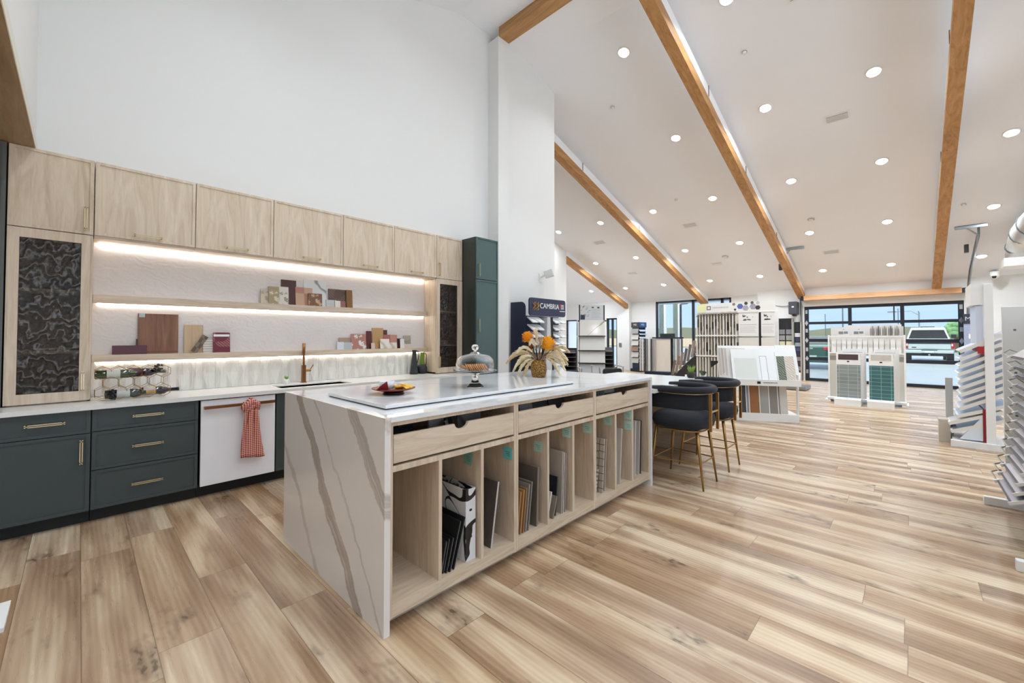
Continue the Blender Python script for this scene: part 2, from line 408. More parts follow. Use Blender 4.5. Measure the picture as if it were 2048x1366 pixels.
for a in ((-5.96, -5.9, .15, 2.9), (2.84, 2.9, .15, 2.9), (-1.6, -1.54, .15, 2.9), (-6, 2.9, .15, .21), (-6, 2.9, 2.84, 2.9)): box(bm, -6.12, -6.05, *a)
o = struct('added_window_4', bm, mat('17222e', .4)); obj('pane', B(-6.09, -6.084, -5.9, 2.84, .21, 2.84), M_PANE, o)  # large window added behind the camera to let fill light in
# garage door: four glazed sections in a black frame
XD = 16.22; fr = mat('151c27', .35)
gd = bmesh.new()
for z0, z1 in ((0, .09), (.66, .76), (1.24, 1.34), (1.80, 1.88), (2.28, 2.37)): box(gd, XD-.03, XD+.03, GY0, GY1, z0, z1)
for y in (GY0, 0.13, 1.29, GY1-.11): box(gd, XD-.028, XD+.028, y, y+.11 if y in (GY0, GY1-.11) else y+.085, 0, GZ)
box(gd, XD-.02, XD+.02, .33, .36, 1.86, 2.3)
gdo = struct('door_1', gd, fr)
obj('pane', B(XD, XD+.008, GY0+.05, GY1-.05, .05, 2.32), M_PANE, gdo)
hp = bmesh.new()
for y in (GY0+.055, GY1-.055):
    for z in (.71, 1.29, 1.84):
        prism(hp, [(y-.045, z), (y, z+.09), (y+.045, z), (y, z-.09)], XD-.05, XD-.03, 'X')
    for z in (.3, 1.0, 1.6, 2.2): box(hp, XD-.045, XD-.03, y-.03, y+.03, z-.06, z+.06)
obj('hinge_plate', hp, M_CHROME, gdo)
# tracks, spring beam and operator of the garage door
for y, lab in ((GY1+.06, 'silver curved steel door track left of the glazed garage door'), (GY0-.07, 'silver curved steel door track right of the glazed garage door')):
    pts = [(16.05, y, .02), (16.05, y, 2.3), (16.0, y, 2.55), (15.8, y, 2.8), (15.3, y, 3.1), (14.2, y, 3.45), (13.6, y, 3.62)]
    solo('door_track', tube(bmesh.new(), pts, .028, 6), M_STEEL, lab, 'door track', smooth=True)
t = thing('header_beam', 'long pale timber beam across the wall above the garage door', 'beam', (15.95, .73, 2.55))
obj('beam', B(15.88, 16.12, GY0+.05, GY1-.03, 2.555, 2.70), wood('fir_header', 'd8ac80', 'c4976c', 'e2ba90', 'Y', .6, .5), t)
for y in (GY0+.0, GY1+.02): obj('end_bracket', B(15.9, 16.1, y-.04, y+.04, 2.56, 2.68), M_BLACK, t)
a = at(1578, 604, 'X', 15.9); b = at(1600, 632, 'X', 15.9)
t = thing('door_operator', 'dark grey garage door motor box on wall left of door', 'motor', (15.95, (a[1]+b[1])/2, b[2]))
obj('housing', B(15.78, 16.149, b[1]+.06, a[1], b[2]+.06, a[2]), mat('3b3d47', .5), t, bev=.02)
obj('gearbox', B(15.82, 16.1, b[1]+.12, a[1]-.1, b[2], b[2]+.07), M_BLACK, t)
obj('sticker', B(15.775, 15.782, b[1]+.2, a[1]-.15, a[2]-.19, a[2]-.15), M_WHITE, t)
obj('cable', tube(bmesh.new(), [(16.1, a[1]+.02, a[2]-.1), (16.12, a[1]+.2, a[2]-.13), (16.13, a[1]+.5, a[2]-.07)], .008, 6), mat('55585e', .6), t)
for sgn, px, lab, y0, y1 in ((1, 0, 'left', 2.6, 2.05), (-1, 0, 'right', -.73, -1.22)):
    y = GY1+.06 if sgn > 0 else GY0-.07
    t = thing('track_hanger', 'grey angle iron hanger under ceiling holding the %s door track' % lab, 'bracket', (13.5, y, 3.5))
    obj('ceiling_bar', B(13.46, 13.52, min(y0, y1), max(y0, y1), cz(13.5)-.06, cz(13.5)-.005), M_STEEL, t)
    obj('strut', tube(bmesh.new(), [(13.5, y, 3.62), (13.5, y, cz(13.5)-.05)], .02, 4), M_STEEL, t)
    obj('brace', tube(bmesh.new(), [(13.55, y, 3.62), (13.5, (y0+y1)/2+.05, cz(13.5)-.06)], .014, 4), M_STEEL, t)
    solo('bumper', B(13.9, 14.02, y+.12, y+.19, 3.32, 3.5), M_BLACK, 'small black spring bumper beside the %s door track' % lab, 'bumper')
# ---------------------------------------------------------------- ceiling beams
def beam(y0, y1, xa, xb, label, seams):
    t = thing('ceiling_beam', label, 'beam', (xa, y0, cz(xa)), group='sloping timber ceiling beams')
    obj('timber', prism(bmesh.new(), [(xa, cz(xa)-.17), (xb, cz(xb)-.17), (xb, cz(xb)-.35), (xa, cz(xa)-.35)], y0, y1, 'Y'), M_BEAMX, t)
    obj('mounting_strip', prism(bmesh.new(), [(xa, cz(xa)+.02), (xb, cz(xb)+.02), (xb, cz(xb)-.17), (xa, cz(xa)-.17)], y0+.006, y1-.006, 'Y'), M_CEIL, t)
    for x in seams:
        sm = bmesh.new(); d = .006
        prism(sm, [(x, cz(x)-.168), (x+.012, cz(x)-.172), (x+.012, cz(x)-.353), (x, cz(x)-.353)], y0-.004, y1+.004, 'Y')
        obj('joint', sm, mat('7d5630', .6), t)
beam(-.60, -.425, 4.9, 16.12, 'rightmost sloping timber ceiling beam, ending above the garage door header', [8.0, 10.5])
beam(2.44, 2.615, 4.9, 16.12, 'sloping timber ceiling beam ending at the left corner of the garage door', [7.4, 9.6, 12.3])
beam(5.49, 5.665, 4.9, 16.38, 'sloping timber ceiling beam ending above the wall window', [8.1, 10.9])
beam(8.66, 8.83, 11.81, 16.3, 'leftmost and shortest sloping timber ceiling beam, above the white slab rack', [13.4])
t = thing('ridge_beam', 'level timber ridge beam running overhead from the wall pier', 'beam', (4.78, 4.777, 6.297))
obj('timber', B(4.66, 4.895, -6, 4.775, 6.297, 6.46), M_BEAMY, t)
# ---------------------------------------------------------------- ceiling fixtures
TILT = math.atan(S3)
M_LAMP = emit('fffdf8', 9.)
def onceil(x, y): return (x, y, cz(x)-.001)
def light(x, y, E=17, tilt=None):
    L = bpy.data.lights.new('downlight', 'AREA'); L.shape = 'DISK'; L.size = .16; L.energy = E; L.color = (.86, .93, 1); L.spread = 2.6
    o = bpy.data.objects.new('downlight_lamp', L); COL.objects.link(o); o.location = (x, y, cz(x)-.03)
    return o
cols = [-1.25, .36, 1.83, 3.45, 4.97, 6.6, 8.16, 9.75]
rows = [(6.33, [1, 2, 3]), (8.48, [0, 1, 2, 3]), (10.66, range(7)), (12.85, range(7)), (15.0, range(8))]
bay = {0: 'right of the rightmost ceiling beam', 1: 'second ceiling bay from right, right side', 2: 'second ceiling bay from right, left side',
       3: 'third ceiling bay from right, right side', 4: 'third ceiling bay from right, left side',
       5: 'fourth ceiling bay from right, right side', 6: 'fourth ceiling bay from right, left side', 7: 'left of the leftmost ceiling beam'}
rown = ['highest', 'second highest', 'middle', 'second lowest', 'lowest']
first = None
for i, (x, cs) in enumerate(rows):
    for j in cs:
        lab = 'recessed light, %s row, %s' % (rown[i], bay[j])
        if first is None:
            first = thing('recessed_light', lab, 'ceiling light', onceil(x, cols[j]), group='recessed ceiling lights', rot=(0, TILT, 0))
            obj('trim_ring', lathe(bmesh.new(), [(.088, -.002), (.088, -.012), (.108, -.008), (.11, 0), (.108, .004)]), M_WHITE, first, smooth=True, world=False)
            obj('lamp_disc', lathe(bmesh.new(), [(0, -.004), (.089, -.004)]), M_LAMP, first, world=False)
        else:
            dup(first, onceil(x, cols[j]), label=lab, rot=(0, TILT, 0))
        light(x, cols[j])
for x in (3.1, 1.0, -1.6, -4.2):        # bare lamps added out of the picture to light the kitchen and island
    for y in (-4.6, -2.8, -1.25, .36, 1.83, 3.45):
        if x > -.2: light(x, y, 6.5 if y > 3 else 10)
for x in (5.0, 6.6):  # more unseen lamps without fixtures, added for even lighting
    for y in (-4.6, -2.8): light(x, y)
for x in (-1.2, -2.2):            # unseen lamps added under the low soffit to brighten the island's left end
    for y in (-4.2, -2.4, -.6, 1.2, 3.0):
        L = light(x, y, 6); L.location.z = 2.80
def vent(x, y, lab, w=.36, h=.2):
    t = thing('ceiling_vent', lab, 'air vent', onceil(x, y), rot=(0, TILT, 0))
    bm = bmesh.new(); box(bm, -h/2, h/2, -w/2, w/2, -.012, .002); obj('frame', bm, M_WHITE, t, world=False)
    bm = bmesh.new(); box(bm, -h/2+.03, h/2-.03, -w/2+.03, w/2-.03, -.014, -.0125); obj('grille_backing', bm, mat('6e7072', .6), t, world=False)
    bm = bmesh.new()
    for k in range(8): box(bm, -h/2+.035+k*(h-.07)/8, -h/2+.035+k*(h-.07)/8+.009, -w/2+.03, w/2-.03, -.02, -.0142)
    obj('louvre', bm, M_WHITE, t, world=False)
vent(9.2, .887, 'white rectangular air vent in ceiling between right two beams, mid slope')
vent(6.72, 1.0, 'white slotted air vent cut by the top picture edge')
vent(13.97, 1.52, 'small white air vent low on ceiling near the garage door')
vent(11.6, 4.35, 'white air vent high between second and third beams')
vent(13.9, 4.39, 'white air vent low between second and third beams', .3, .16)
vent(11.64, 7.25, 'pale air vent near the end of the inner wall top')
vent(13.9, 7.28, 'pale air vent low in the bay beside the leftmost beam', .3, .16)
def dome(nm, x, y, r, lab, cat):
    t = thing(nm, lab, cat, onceil(x, y), rot=(0, TILT, 0))
    obj('base_plate', lathe(bmesh.new(), [(0, 0), (r, 0), (r, -.012), (r*.9, -.016)]), M_WHITE, t, world=False, smooth=True)
    obj('cap', lathe(bmesh.new(), [(r*.6, -.014), (r*.55, -.04), (r*.3, -.05), (0, -.05)]), M_WHITE, t, world=False, smooth=True)
dome('smoke_detector', 13.52, 4.03, .1, 'round white smoke detector on ceiling above the white tile shelving', 'smoke detector')
dome('smoke_detector', 12.25, 1.71, .08, 'round white detector on ceiling between two lights near the door track', 'smoke detector')
for x, y, lab in ((7.24, 1.84, 'tiny white sprinkler cap high between the two right beams'), (7.22, 4.18, 'tiny white sprinkler cap between ridge wall and third beam'), (10.4, 4.24, 'tiny white sprinkler cap in the middle of the centre bay'),
                  (12.6, -.82, 'tiny white sprinkler cap right of the rightmost beam')):
    dome('sprinkler_cap', x, y, .045, lab, 'sprinkler')
# camera dome and speaker
a = at(1990, 551, 'X', 15.8)
t = thing('security_camera', 'small white dome security camera under the ceiling at right', 'camera', (a[0], a[1], a[2]))
obj('housing', lathe(bmesh.new(), [(0, .1), (.09, .1), (.09, .0), (.06, -.06), (0, -.08)], c=a), M_WHITE, t, smooth=True)
obj('lens', lathe(bmesh.new(), [(0, 0), (.045, 0), (.03, -.05), (0, -.055)], c=(a[0]-.06, a[1]+.02, a[2]-.02)), M_BLACK, t, smooth=True)
a = at(1098, 548, 'Y', 4.85)
t = thing('wall_speaker', 'white wedge wall speaker on bracket beside the wall end', 'speaker', (a[0], WB, a[2]))
T = Matrix.Translation(a) @ Euler((math.radians(-18), 0, math.radians(35))).to_matrix().to_4x4()
obj('cabinet', prism(bmesh.new(), [(-.07, -.08), (.07, -.08), (.055, .08), (-.055, .08)], -.06, .07, 'Z', T), mat('dddddb', .5), t, bev=.01)
obj('bracket', tube(bmesh.new(), [(a[0]-.05, WB, a[2]-.06), (a[0]-.03, WB-.06, a[2]-.03), (a[0], a[1]+.02, a[2])], .018, 8), M_WHITE, t)
obj('bracket_plate', B(a[0]-.09, a[0]-.01, WB-.012, WB-.001, a[2]-.14, a[2]+.02), M_WHITE, t)
# ventilation duct at the right, hung in front of the right wall
t = thing('air_duct', 'big silver wrapped air duct bend at upper right edge', 'duct', (12.6, -1.9, 3.4))
pc = [at(1962, 520, 'X', 13.4), at(1966, 492, 'X', 13.4), at(1990, 473, 'X', 12.8), at(2040, 468, 'X', 12.0), at(2100, 470, 'X', 11.2)]
M_DUCT = mat('d9d9d6', .3, .55)
pts = [Vector((13.5, -1.72, 3.0)), Vector((13.45, -1.72, 3.25)), Vector((13.2, -1.75, 3.5)), Vector((12.8, -1.8, 3.62)), Vector((12.0, -1.85, 3.66)), Vector((10.5, -1.9, 3.7)), Vector((9.05, -1.9, 3.7))]
obj('duct_run', tube(bmesh.new(), pts, .27, 20), M_DUCT, t, smooth=True)
for i in (1, 2, 3): obj('seam_ring', tube(bmesh.new(), [pts[i]-(pts[i+1]-pts[i]).normalized()*.02, pts[i]+(pts[i+1]-pts[i]).normalized()*.02], .283, 20), M_STEEL, t)
obj('plenum', B(13.15, 13.85, -2.24, -1.4, 2.85, 3.02), M_WHITE, t)
solo('round_column', lathe(bmesh.new(), [(0, 0), (.42, 0), (.42, 3.0), (0, 3.0)], 32, (12.2, -2.0, 0)), mat('e4e4e2', .5), 'thick round white column below the silver duct at right', 'column', smooth=False)
# ================================================================ KITCHEN WALL
def framed(bm, x0, x1, z0, z1, y, t=.02, fw=.022, proud=.008):
    """thin-frame cabinet front facing -Y whose face plane is y"""
    box(bm, x0, x1, y+proud, y+t, z0, z1)
    for a in ((x0, x0+fw, z0, z1), (x1-fw, x1, z0, z1), (x0+fw, x1-fw, z0, z0+fw), (x0+fw, x1-fw, z1-fw, z1)): box(bm, a[0], a[1], y, y+proud, a[2], a[3])
    return bm
def handle(p, c, L, vertical, par, m=M_GOLD):
    x, y, z = c; bm = bmesh.new(); h = L/2
    for s in (-.006, .006):
        if vertical: box(bm, x+s-.0032, x+s+.0032, y-.03, y-.022, z-h, z+h)
        else: box(bm, x-h, x+h, y-.03, y-.022, z+s-.0032, z+s+.0032)
    for s in (-1, 1):
        if vertical: box(bm, x-.009, x+.009, y-.03, y, z+s*(h-.012)-.004, z+s*(h-.012)+.004)
        else: box(bm, x+s*(h-.012)-.004, x+s*(h-.012)+.004, y-.03, y, z-.009, z+.009)
    return obj('handle', bm, m, par)
YD = 4.44
def base_cab(x0, x1, fronts, label, top=.855):
    t = thing('base_cabinet', label, 'cabinet', ((x0+x1)/2, YD, 0), group='dark green base cabinets')
    obj('carcass', B(x0, x1, YD+.022, WB-.005, .10, top), M_GREEN, t)
    obj('toe_kick', B(x0, x1, YD+.09, YD+.11, 0, .10), M_TOE, t)
    for kind, a, b, za, zb, hx, hz, hl in fronts:
        o = obj('drawer' if kind == 'd' else 'door', framed(bmesh.new(), a, b, za, zb, YD), M_GREEN, t)
        if hl: handle(o, (hx, YD, hz), hl, kind == 'D', o)
    return t
base_cab(-.40, .068, [('d', -.395, .066, .684, .85, -.16, .777, .195), ('D', -.395, .066, .105, .678, .02, .55, .18)], 'dark green base cabinet at far left with one drawer over a door')
base_cab(.072, .722, [('d', .075, .718, .69, .85, .393, .777, .19), ('d', .075, .718, .40, .684, .393, .543, .19), ('d', .075, .718, .105, .394, .393, .245, .19)], 'dark green base cabinet with three stacked drawers left of white dishwasher')
base_cab(1.325, 1.95, [('D', 1.33, 1.945, .105, .85, 0, 0, 0)], 'dark green sink base cabinet partly hidden behind the island', .66)
base_cab(1.95, 2.90, [('D', 1.955, 2.42, .105, .85, 2.38, .7, .18), ('D', 2.43, 2.895, .105, .85, 2.47, .7, .18)], 'dark green two door base cabinet behind the island', .66)
base_cab(2.90, 3.865, [('d', 2.905, 3.86, .6, .85, 3.38, .73, .19), ('d', 2.905, 3.86, .105, .594, 3.38, .4, .19)], 'dark green base cabinet beside the tall pantry')
t = thing('dishwasher', 'white panel dishwasher with bronze bar handle', 'dishwasher', (1.02, YD, 0))
obj('front_panel', B(.735, 1.315, YD-.012, YD+.02, .108, .846), mat('eeeff4', .3), t, bev=.003)
obj('body', B(.74, 1.31, YD+.02, 4.98, .1, .85), M_TOE, t)
obj('toe_kick', B(.725, 1.322, YD+.09, YD+.11, 0, .10), M_TOE, t)
h = bmesh.new(); box(h, .752, 1.30, YD-.062, YD-.042, .775, .80)
for x in (.765, 1.285): box(h, x-.012, x+.012, YD-.05, YD-.012, .778, .797)
obj('bar_handle', h, M_COPPER, t)
# knotted dish towel
def towel_mat():
    n = N('red_woven_towel'); x, y, z = n.sep(n.obj())
    c = n.n('TexChecker', {'Vector': n.comb(n.math('ADD', x, z), n.math('SUBTRACT', x, z), 0.), 'Scale': 60.}).outputs['Fac']
    n.base(n.mix(c, lin('a02a20'), lin('dcb3a4'))); n.p(Roughness=.9); n.bump(c, .4, .003); return n.m
MT = towel_mat()
t = thing('dish_towel', 'red and white woven towel knotted over the dishwasher handle', 'towel', (1.10, YD-.06, .3))
bm = bmesh.new(); rows_ = []
for i in range(15):
    k = i/14; z = .74-k*.44; w = .045+.05*k; r = []
    for j in range(15):
        u = j/14*2-1; r.append(bm.verts.new((1.10+.012*k+u*w-.02*math.sin(k*3)*.4, YD-.062-.012*math.cos(u*7+k*1.5)*(1-k*.4)-.008, z-.012*u*k)))
    rows_.append(r)
for i in range(14):
    for j in range(14): bm.faces.new([rows_[i][j], rows_[i][j+1], rows_[i+1][j+1], rows_[i+1][j]])
o = obj('hanging_cloth', bm, MT, t, smooth=True); md = o.modifiers.new('thick', 'SOLIDIFY'); md.thickness = .012
bm = bmesh.new(); tube(bm, [(1.10+.055*math.cos(a), YD-.055-.02*math.sin(a), .762+.03*math.sin(a*2)) for a in [k*PI/6 for k in range(13)]], [.026]*13, 10)
tube(bm, [(1.045, YD-.07, .72), (1.06, YD-.078, .77), (1.10, YD-.08, .81), (1.14, YD-.075, .79), (1.155, YD-.07, .73)], [.018, .027, .03, .027, .018], 10)
tube(bm, [(1.08, YD-.04, .80), (1.10, YD-.035, .826), (1.13, YD-.045, .80)], .022, 8)
obj('knot', bm, MT, t, smooth=True)
# worktop with sink cut-out
t = thing('kitchen_worktop', 'long white quartz worktop along the back wall', 'worktop', (1.7, 4.7, .855))
bm = bmesh.new()
for a in ((-2.98, 1.40, 4.41, WB-.003), (2.12, 3.865, 4.41, WB), (1.40, 2.12, 4.41, 4.51), (1.40, 2.12, 4.83, WB)): box(bm, a[0], a[1], a[2], a[3], .856, .89)
obj('slab', bm, M_QUARTZP, t)
bm = bmesh.new()
for a in ((1.39, 1.40, 4.50, 4.84), (2.12, 2.13, 4.50, 4.84), (1.39, 2.13, 4.50, 4.51), (1.39, 2.13, 4.83, 4.84)): box(bm, *a, .68, .875)
box(bm, 1.39, 2.13, 4.50, 4.84, .67, .68); obj('sink_basin', bm, mat('e9e9e6', .2), t)
# faucet
t = thing('kitchen_faucet', 'tall bronze faucet with side lever behind the sink', 'faucet', (1.745, 4.915, .89))
fx, fy = 1.745, 4.915
obj('base', B(fx-.026, fx+.026, fy-.026, fy+.026, .89, .898), M_COPPER, t)
obj('body', B(fx-.019, fx+.019, fy-.019, fy+.019, .898, 1.085), M_COPPER, t)
obj('neck', lathe(bmesh.new(), [(0, 1.085), (.011, 1.085), (.011, 1.19), (.015, 1.24), (.017, 1.33), (0, 1.33)], 16, (fx, fy, 0)), M_COPPER, t, smooth=True)
o = obj('lever_arm', tube(bmesh.new(), [(fx+.015, fy, 1.025), (fx+.075, fy, 1.025)], .015, 10), M_GOLD2, t)
obj('lever', tube(bmesh.new(), [(fx+.07, fy, 1.03), (fx+.10, fy-.01, 1.085)], .005, 8), M_COPPER, o)
# tiny plant by the sink
t = thing('small_plant', 'tiny green sprig in a white cup left of the faucet', 'plant', (1.57, 4.92, .89))
obj('cup', lathe(bmesh.new(), [(0, 0), (.022, 0), (.028, .05), (.024, .05), (.02, .01)], 18, (1.57, 4.92, .89)), M_WHITE, t, smooth=True)
bm = bmesh.new()
for k in range(9):
    a = k*.7; p = Vector((1.57, 4.92, .935)); q = p+Vector((.022*math.cos(a), .022*math.sin(a), .02+.012*(k % 3)))
    tube(bm, [p, (p+q)/2, q], [.001, .006, .001], 5)
obj('leaves', bm, mat('6fa03c', .5), t)
# backsplash panels
solo('backsplash_tile', B(.07, 3.405, 5.004, WB-.001, .892, 1.2), M_PICKET, 'white relief tile backsplash strip above the worktop', 'backsplash')
solo('wall_panel', B(.07, 3.405, 5.008, WB-.001, 1.2, 2.2), M_PLASTER, 'embossed off white panel behind the two display shelves', 'wall panel')
M_LED = emit('fff6ea', 10.)
def ledge(z0, z1, label):
    t = thing('display_shelf', label, 'shelf', (1.74, 4.97, z0))
    obj('board', B(.072, 3.40, 4.935, 5.007, z0, z1), M_CABX, t)
    obj('led_strip', B(.10, 3.38, 4.99, 5.003, z0-.006, z0-.0005), M_LED, t)
ledge(1.688, 1.757, 'upper shallow oak display shelf with lit underside')
ledge(1.187, 1.247, 'lower shallow oak display shelf with lit underside')
# upper cabinets
YU = 4.72
M_IN = mat('8a7d6e', .7)
xs = [.068, .723, 1.369, 2.096, 2.755, 3.407]
hx = [.395, 1.05, 1.745, 2.43, 3.09]
for i in range(5):
    t = thing('wall_cabinet', '%s pale oak lift up cabinet above the display shelves, counted from the left' % ORD[i], 'cabinet', ((xs[i]+xs[i+1])/2, YU, 2.2), group='pale oak wall cabinets')
    obj('carcass', B(xs[i]+.001, xs[i+1]-.001, YU+.022, WB-.002, 2.2, 2.812), M_CABX, t)
    d = obj('door', framed(bmesh.new(), xs[i]+.003, xs[i+1]-.003, 2.22, 2.815, YU), M_CAB, t)
    handle(d, (hx[i], YU, 2.258), .195, False, d)
solo('led_light_bar', B(.10, 3.38, 4.985, 5.003, 2.185, 2.198), M_LED, 'bright light bar under the oak wall cabinets', 'light strip')
def hutch(x0, x1, label, hside, glass_x, items):
    t = thing('display_hutch', label, 'cabinet', ((x0+x1)/2, YU, .892))
    bm = bmesh.new()
    for a in ((x0, x0+.018, YU+.022, WB-.002, .892, 2.815), (x1-.018, x1, YU+.022, WB-.002, .892, 2.815), (x0, x1, YU+.022, WB-.002, .892, .91), (x0, x1, YU+.022, WB-.002, 2.8, 2.815), (x0, x1, YU+.022, WB-.002, 2.2, 2.215)): box(bm, *a)
    obj('carcass', bm, M_CAB, t)
    obj('back_panel', B(x0+.018, x1-.018, WB-.02, WB-.004, .91, 2.2), M_IN, t)
    d = obj('upper_door', framed(bmesh.new(), x0+.003, x1-.003, 2.217, 2.815, YU), M_CAB, t)
    hxx = x1-.045 if hside > 0 else x0+.045
    handle(d, (hxx, YU, 2.34), .19, True, d)
    gx0, gx1 = glass_x; bm = bmesh.new()
    for a in ((x0+.003, gx0, .9, 2.21), (gx1, x1-.003, .9, 2.21), (gx0, gx1, .9, .975), (gx0, gx1, 2.14, 2.21)): box(bm, a[0], a[1], YU, YU+.02, a[2], a[3])
    for a in ((x0+.003, x0+.012, .9, 2.21), (x1-.012, x1-.003, .9, 2.21)): box(bm, a[0], a[1], YU-.004, YU, a[2], a[3])
    d = obj('glass_door', bm, M_CAB, t)
    obj('glass_pane', B(gx0, gx1, YU+.010, YU+.014, .975, 2.14), M_HGLASS, d)
    hz = 1.05
    handle(d, (hxx, YU, hz), .16, True, d)
    for z in (1.755, 1.282): obj('shelf', B(x0+.018, x1-.018, YU+.03, WB-.02, z-.011, z+.011), mat('c9d2c4', .3), t)
    return t
hutch(-.38, .066, 'tall pale oak hutch with textured glass door at the left end of the worktop', 1, (-.318, .0), None)
hutch(3.409, 3.862, 'slim pale oak hutch with glass door beside the dark green pantry', -1, (3.466, 3.775), None)
# crockery behind the glass
def bowl(x, y, z, r, h, m, lab, name='bowl', cat='bowl', prof=None):
    return solo(name, lathe(bmesh.new(), prof or [(0, 0), (r*.45, 0), (r*.6, h*.15), (r, h), (r*.96, h), (r*.55, h*.2), (0, h*.12)], 28, (x, y, z)), m, lab, cat, smooth=True)
bowl(-.15, 4.87, 1.766, .125, .075, M_BLACK, 'wide black bowl on the top shelf of the left hutch')
solo('serving_plate', lathe(bmesh.new(), [(0, 0), (.07, 0), (.118, .018), (.115, .022), (.06, .006), (0, .006)], 28, (-.15, 4.87, 1.293)), M_WHITE, 'pale plate on the middle shelf of the left hutch', 'plate', smooth=True)
bm = bmesh.new()
for k in range(14):
    a = k*2.4; r = .02+.06*(k % 5)/5
    tube(bm, [(-.15+r*math.cos(a)-.02, 4.87+r*math.sin(a)*.8, 1.305), (-.15+r*math.cos(a), 4.87+r*math.sin(a)*.8, 1.325+.01*(k % 3)), (-.15+r*math.cos(a)+.025, 4.87+r*math.sin(a)*.8, 1.308)], [.002, .012, .002], 6)
tag(obj('pastries', bm, mat('a9743c', .7)), 'golden brown crisp bread pile on the plate in the left hutch', 'food', kind='stuff')
for x, lab in ((-.225, 'left dark cup'), (-.10, 'right dark cup')):
    solo('dark_mug', lathe(bmesh.new(), [(0, 0), (.05, 0), (.055, .1), (.05, .1), (.045, .01)], 24, (x, 4.86, .911)), M_NAVY, lab+' at the bottom of the left hutch', 'cup', smooth=True)
bowl(3.60, 4.87, 1.766, .09, .22, mat('1a2128', .08), 'tall dark glazed jar on the top shelf of the right hutch', 'glazed_jar', 'jar', [(0, 0), (.06, 0), (.085, .08), (.08, .17), (.04, .22), (.035, .22), (0, .2)])
for k in range(4):
    solo('stacked_plate', lathe(bmesh.new(), [(0, 0), (.06, 0), (.105, .01), (.1, .012), (0, .004)], 24, (3.60, 4.87, 1.294+k*.014)), M_WHITE, 'white plate in the stack inside the right hutch', 'plate', 'plates stacked in the right hutch', smooth=True)
bowl(3.60, 4.87, .912, .08, .08, M_BLACK, 'black bowl at the bottom of the right hutch')
# tall green panels left and pantry right
t = thing('tall_green_cabinet', 'tall dark green cabinet panel at the extreme left edge', 'cabinet', (-.9, YU, .892))
obj('door', framed(bmesh.new(), -1.45, -.386, .9, 2.812, YU-.02), mat('595c56', .4), t); obj('carcass', B(-1.45, -.386, YU+.002, WB-.005, .892, 2.812), M_GREEN, t)
t = thing('pantry_cabinet', 'tall green pantry cabinet standing beside the white wall pier', 'cabinet', (4.08, 4.7, 0))
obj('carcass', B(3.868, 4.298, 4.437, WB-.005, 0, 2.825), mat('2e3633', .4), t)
d = obj('upper_door', framed(bmesh.new(), 3.872, 4.296, 2.225, 2.822, 4.415), M_GREEN_LIT, t); handle(d, (3.915, 4.415, 2.355), .185, True, d, mat('a9b59a', .35, .7))
d = obj('lower_door', framed(bmesh.new(), 3.872, 4.296, .11, 2.215, 4.415), M_GREEN_LIT, t); handle(d, (3.915, 4.415, 1.565), .19, True, d, mat('a9b59a', .35, .7))
# jugs
t = thing('tall_jug', 'tall tapered black jug near the right end of the backsplash', 'jug', (3.19, 4.93, .89))
obj('body', lathe(bmesh.new(), [(0, 0), (.055, 0), (.056, .02), (.03, .24), (.026, .31), (.03, .33), (.024, .33), (.02, .3)], 24, (3.19, 4.93, .89)), mat('2a2d31', .5), t, smooth=True)
obj('handle', tube(bmesh.new(), [(3.215, 4.93, 1.21), (3.25, 4.92, 1.20), (3.26, 4.92, 1.17), (3.255, 4.92, 1.12), (3.235, 4.925, 1.04)], .006, 8), mat('2a2d31', .5), t, smooth=True)
t = thing('green_jug', 'black jug with green glazed neck beside the tall black jug', 'jug', (3.32, 4.93, .89))
obj('body', lathe(bmesh.new(), [(0, 0), (.05, 0), (.068, .04), (.068, .09), (.05, .12), (.03, .13)], 24, (3.32, 4.93, .89)), mat('2a2d31', .5), t, smooth=True)
obj('neck', lathe(bmesh.new(), [(.031, .125), (.026, .2), (.027, .28), (.03, .295), (.022, .29), (.02, .2)], 24, (3.32, 4.93, .89)), mat('6f8a2e', .3), t, smooth=True)
obj('handle', tube(bmesh.new(), [(3.34, 4.93, 1.165), (3.37, 4.92, 1.165), (3.383, 4.92, 1.15), (3.38, 4.92, 1.05), (3.375, 4.92, 1.0)], .006, 8), mat('2a2d31', .5), t, smooth=True)
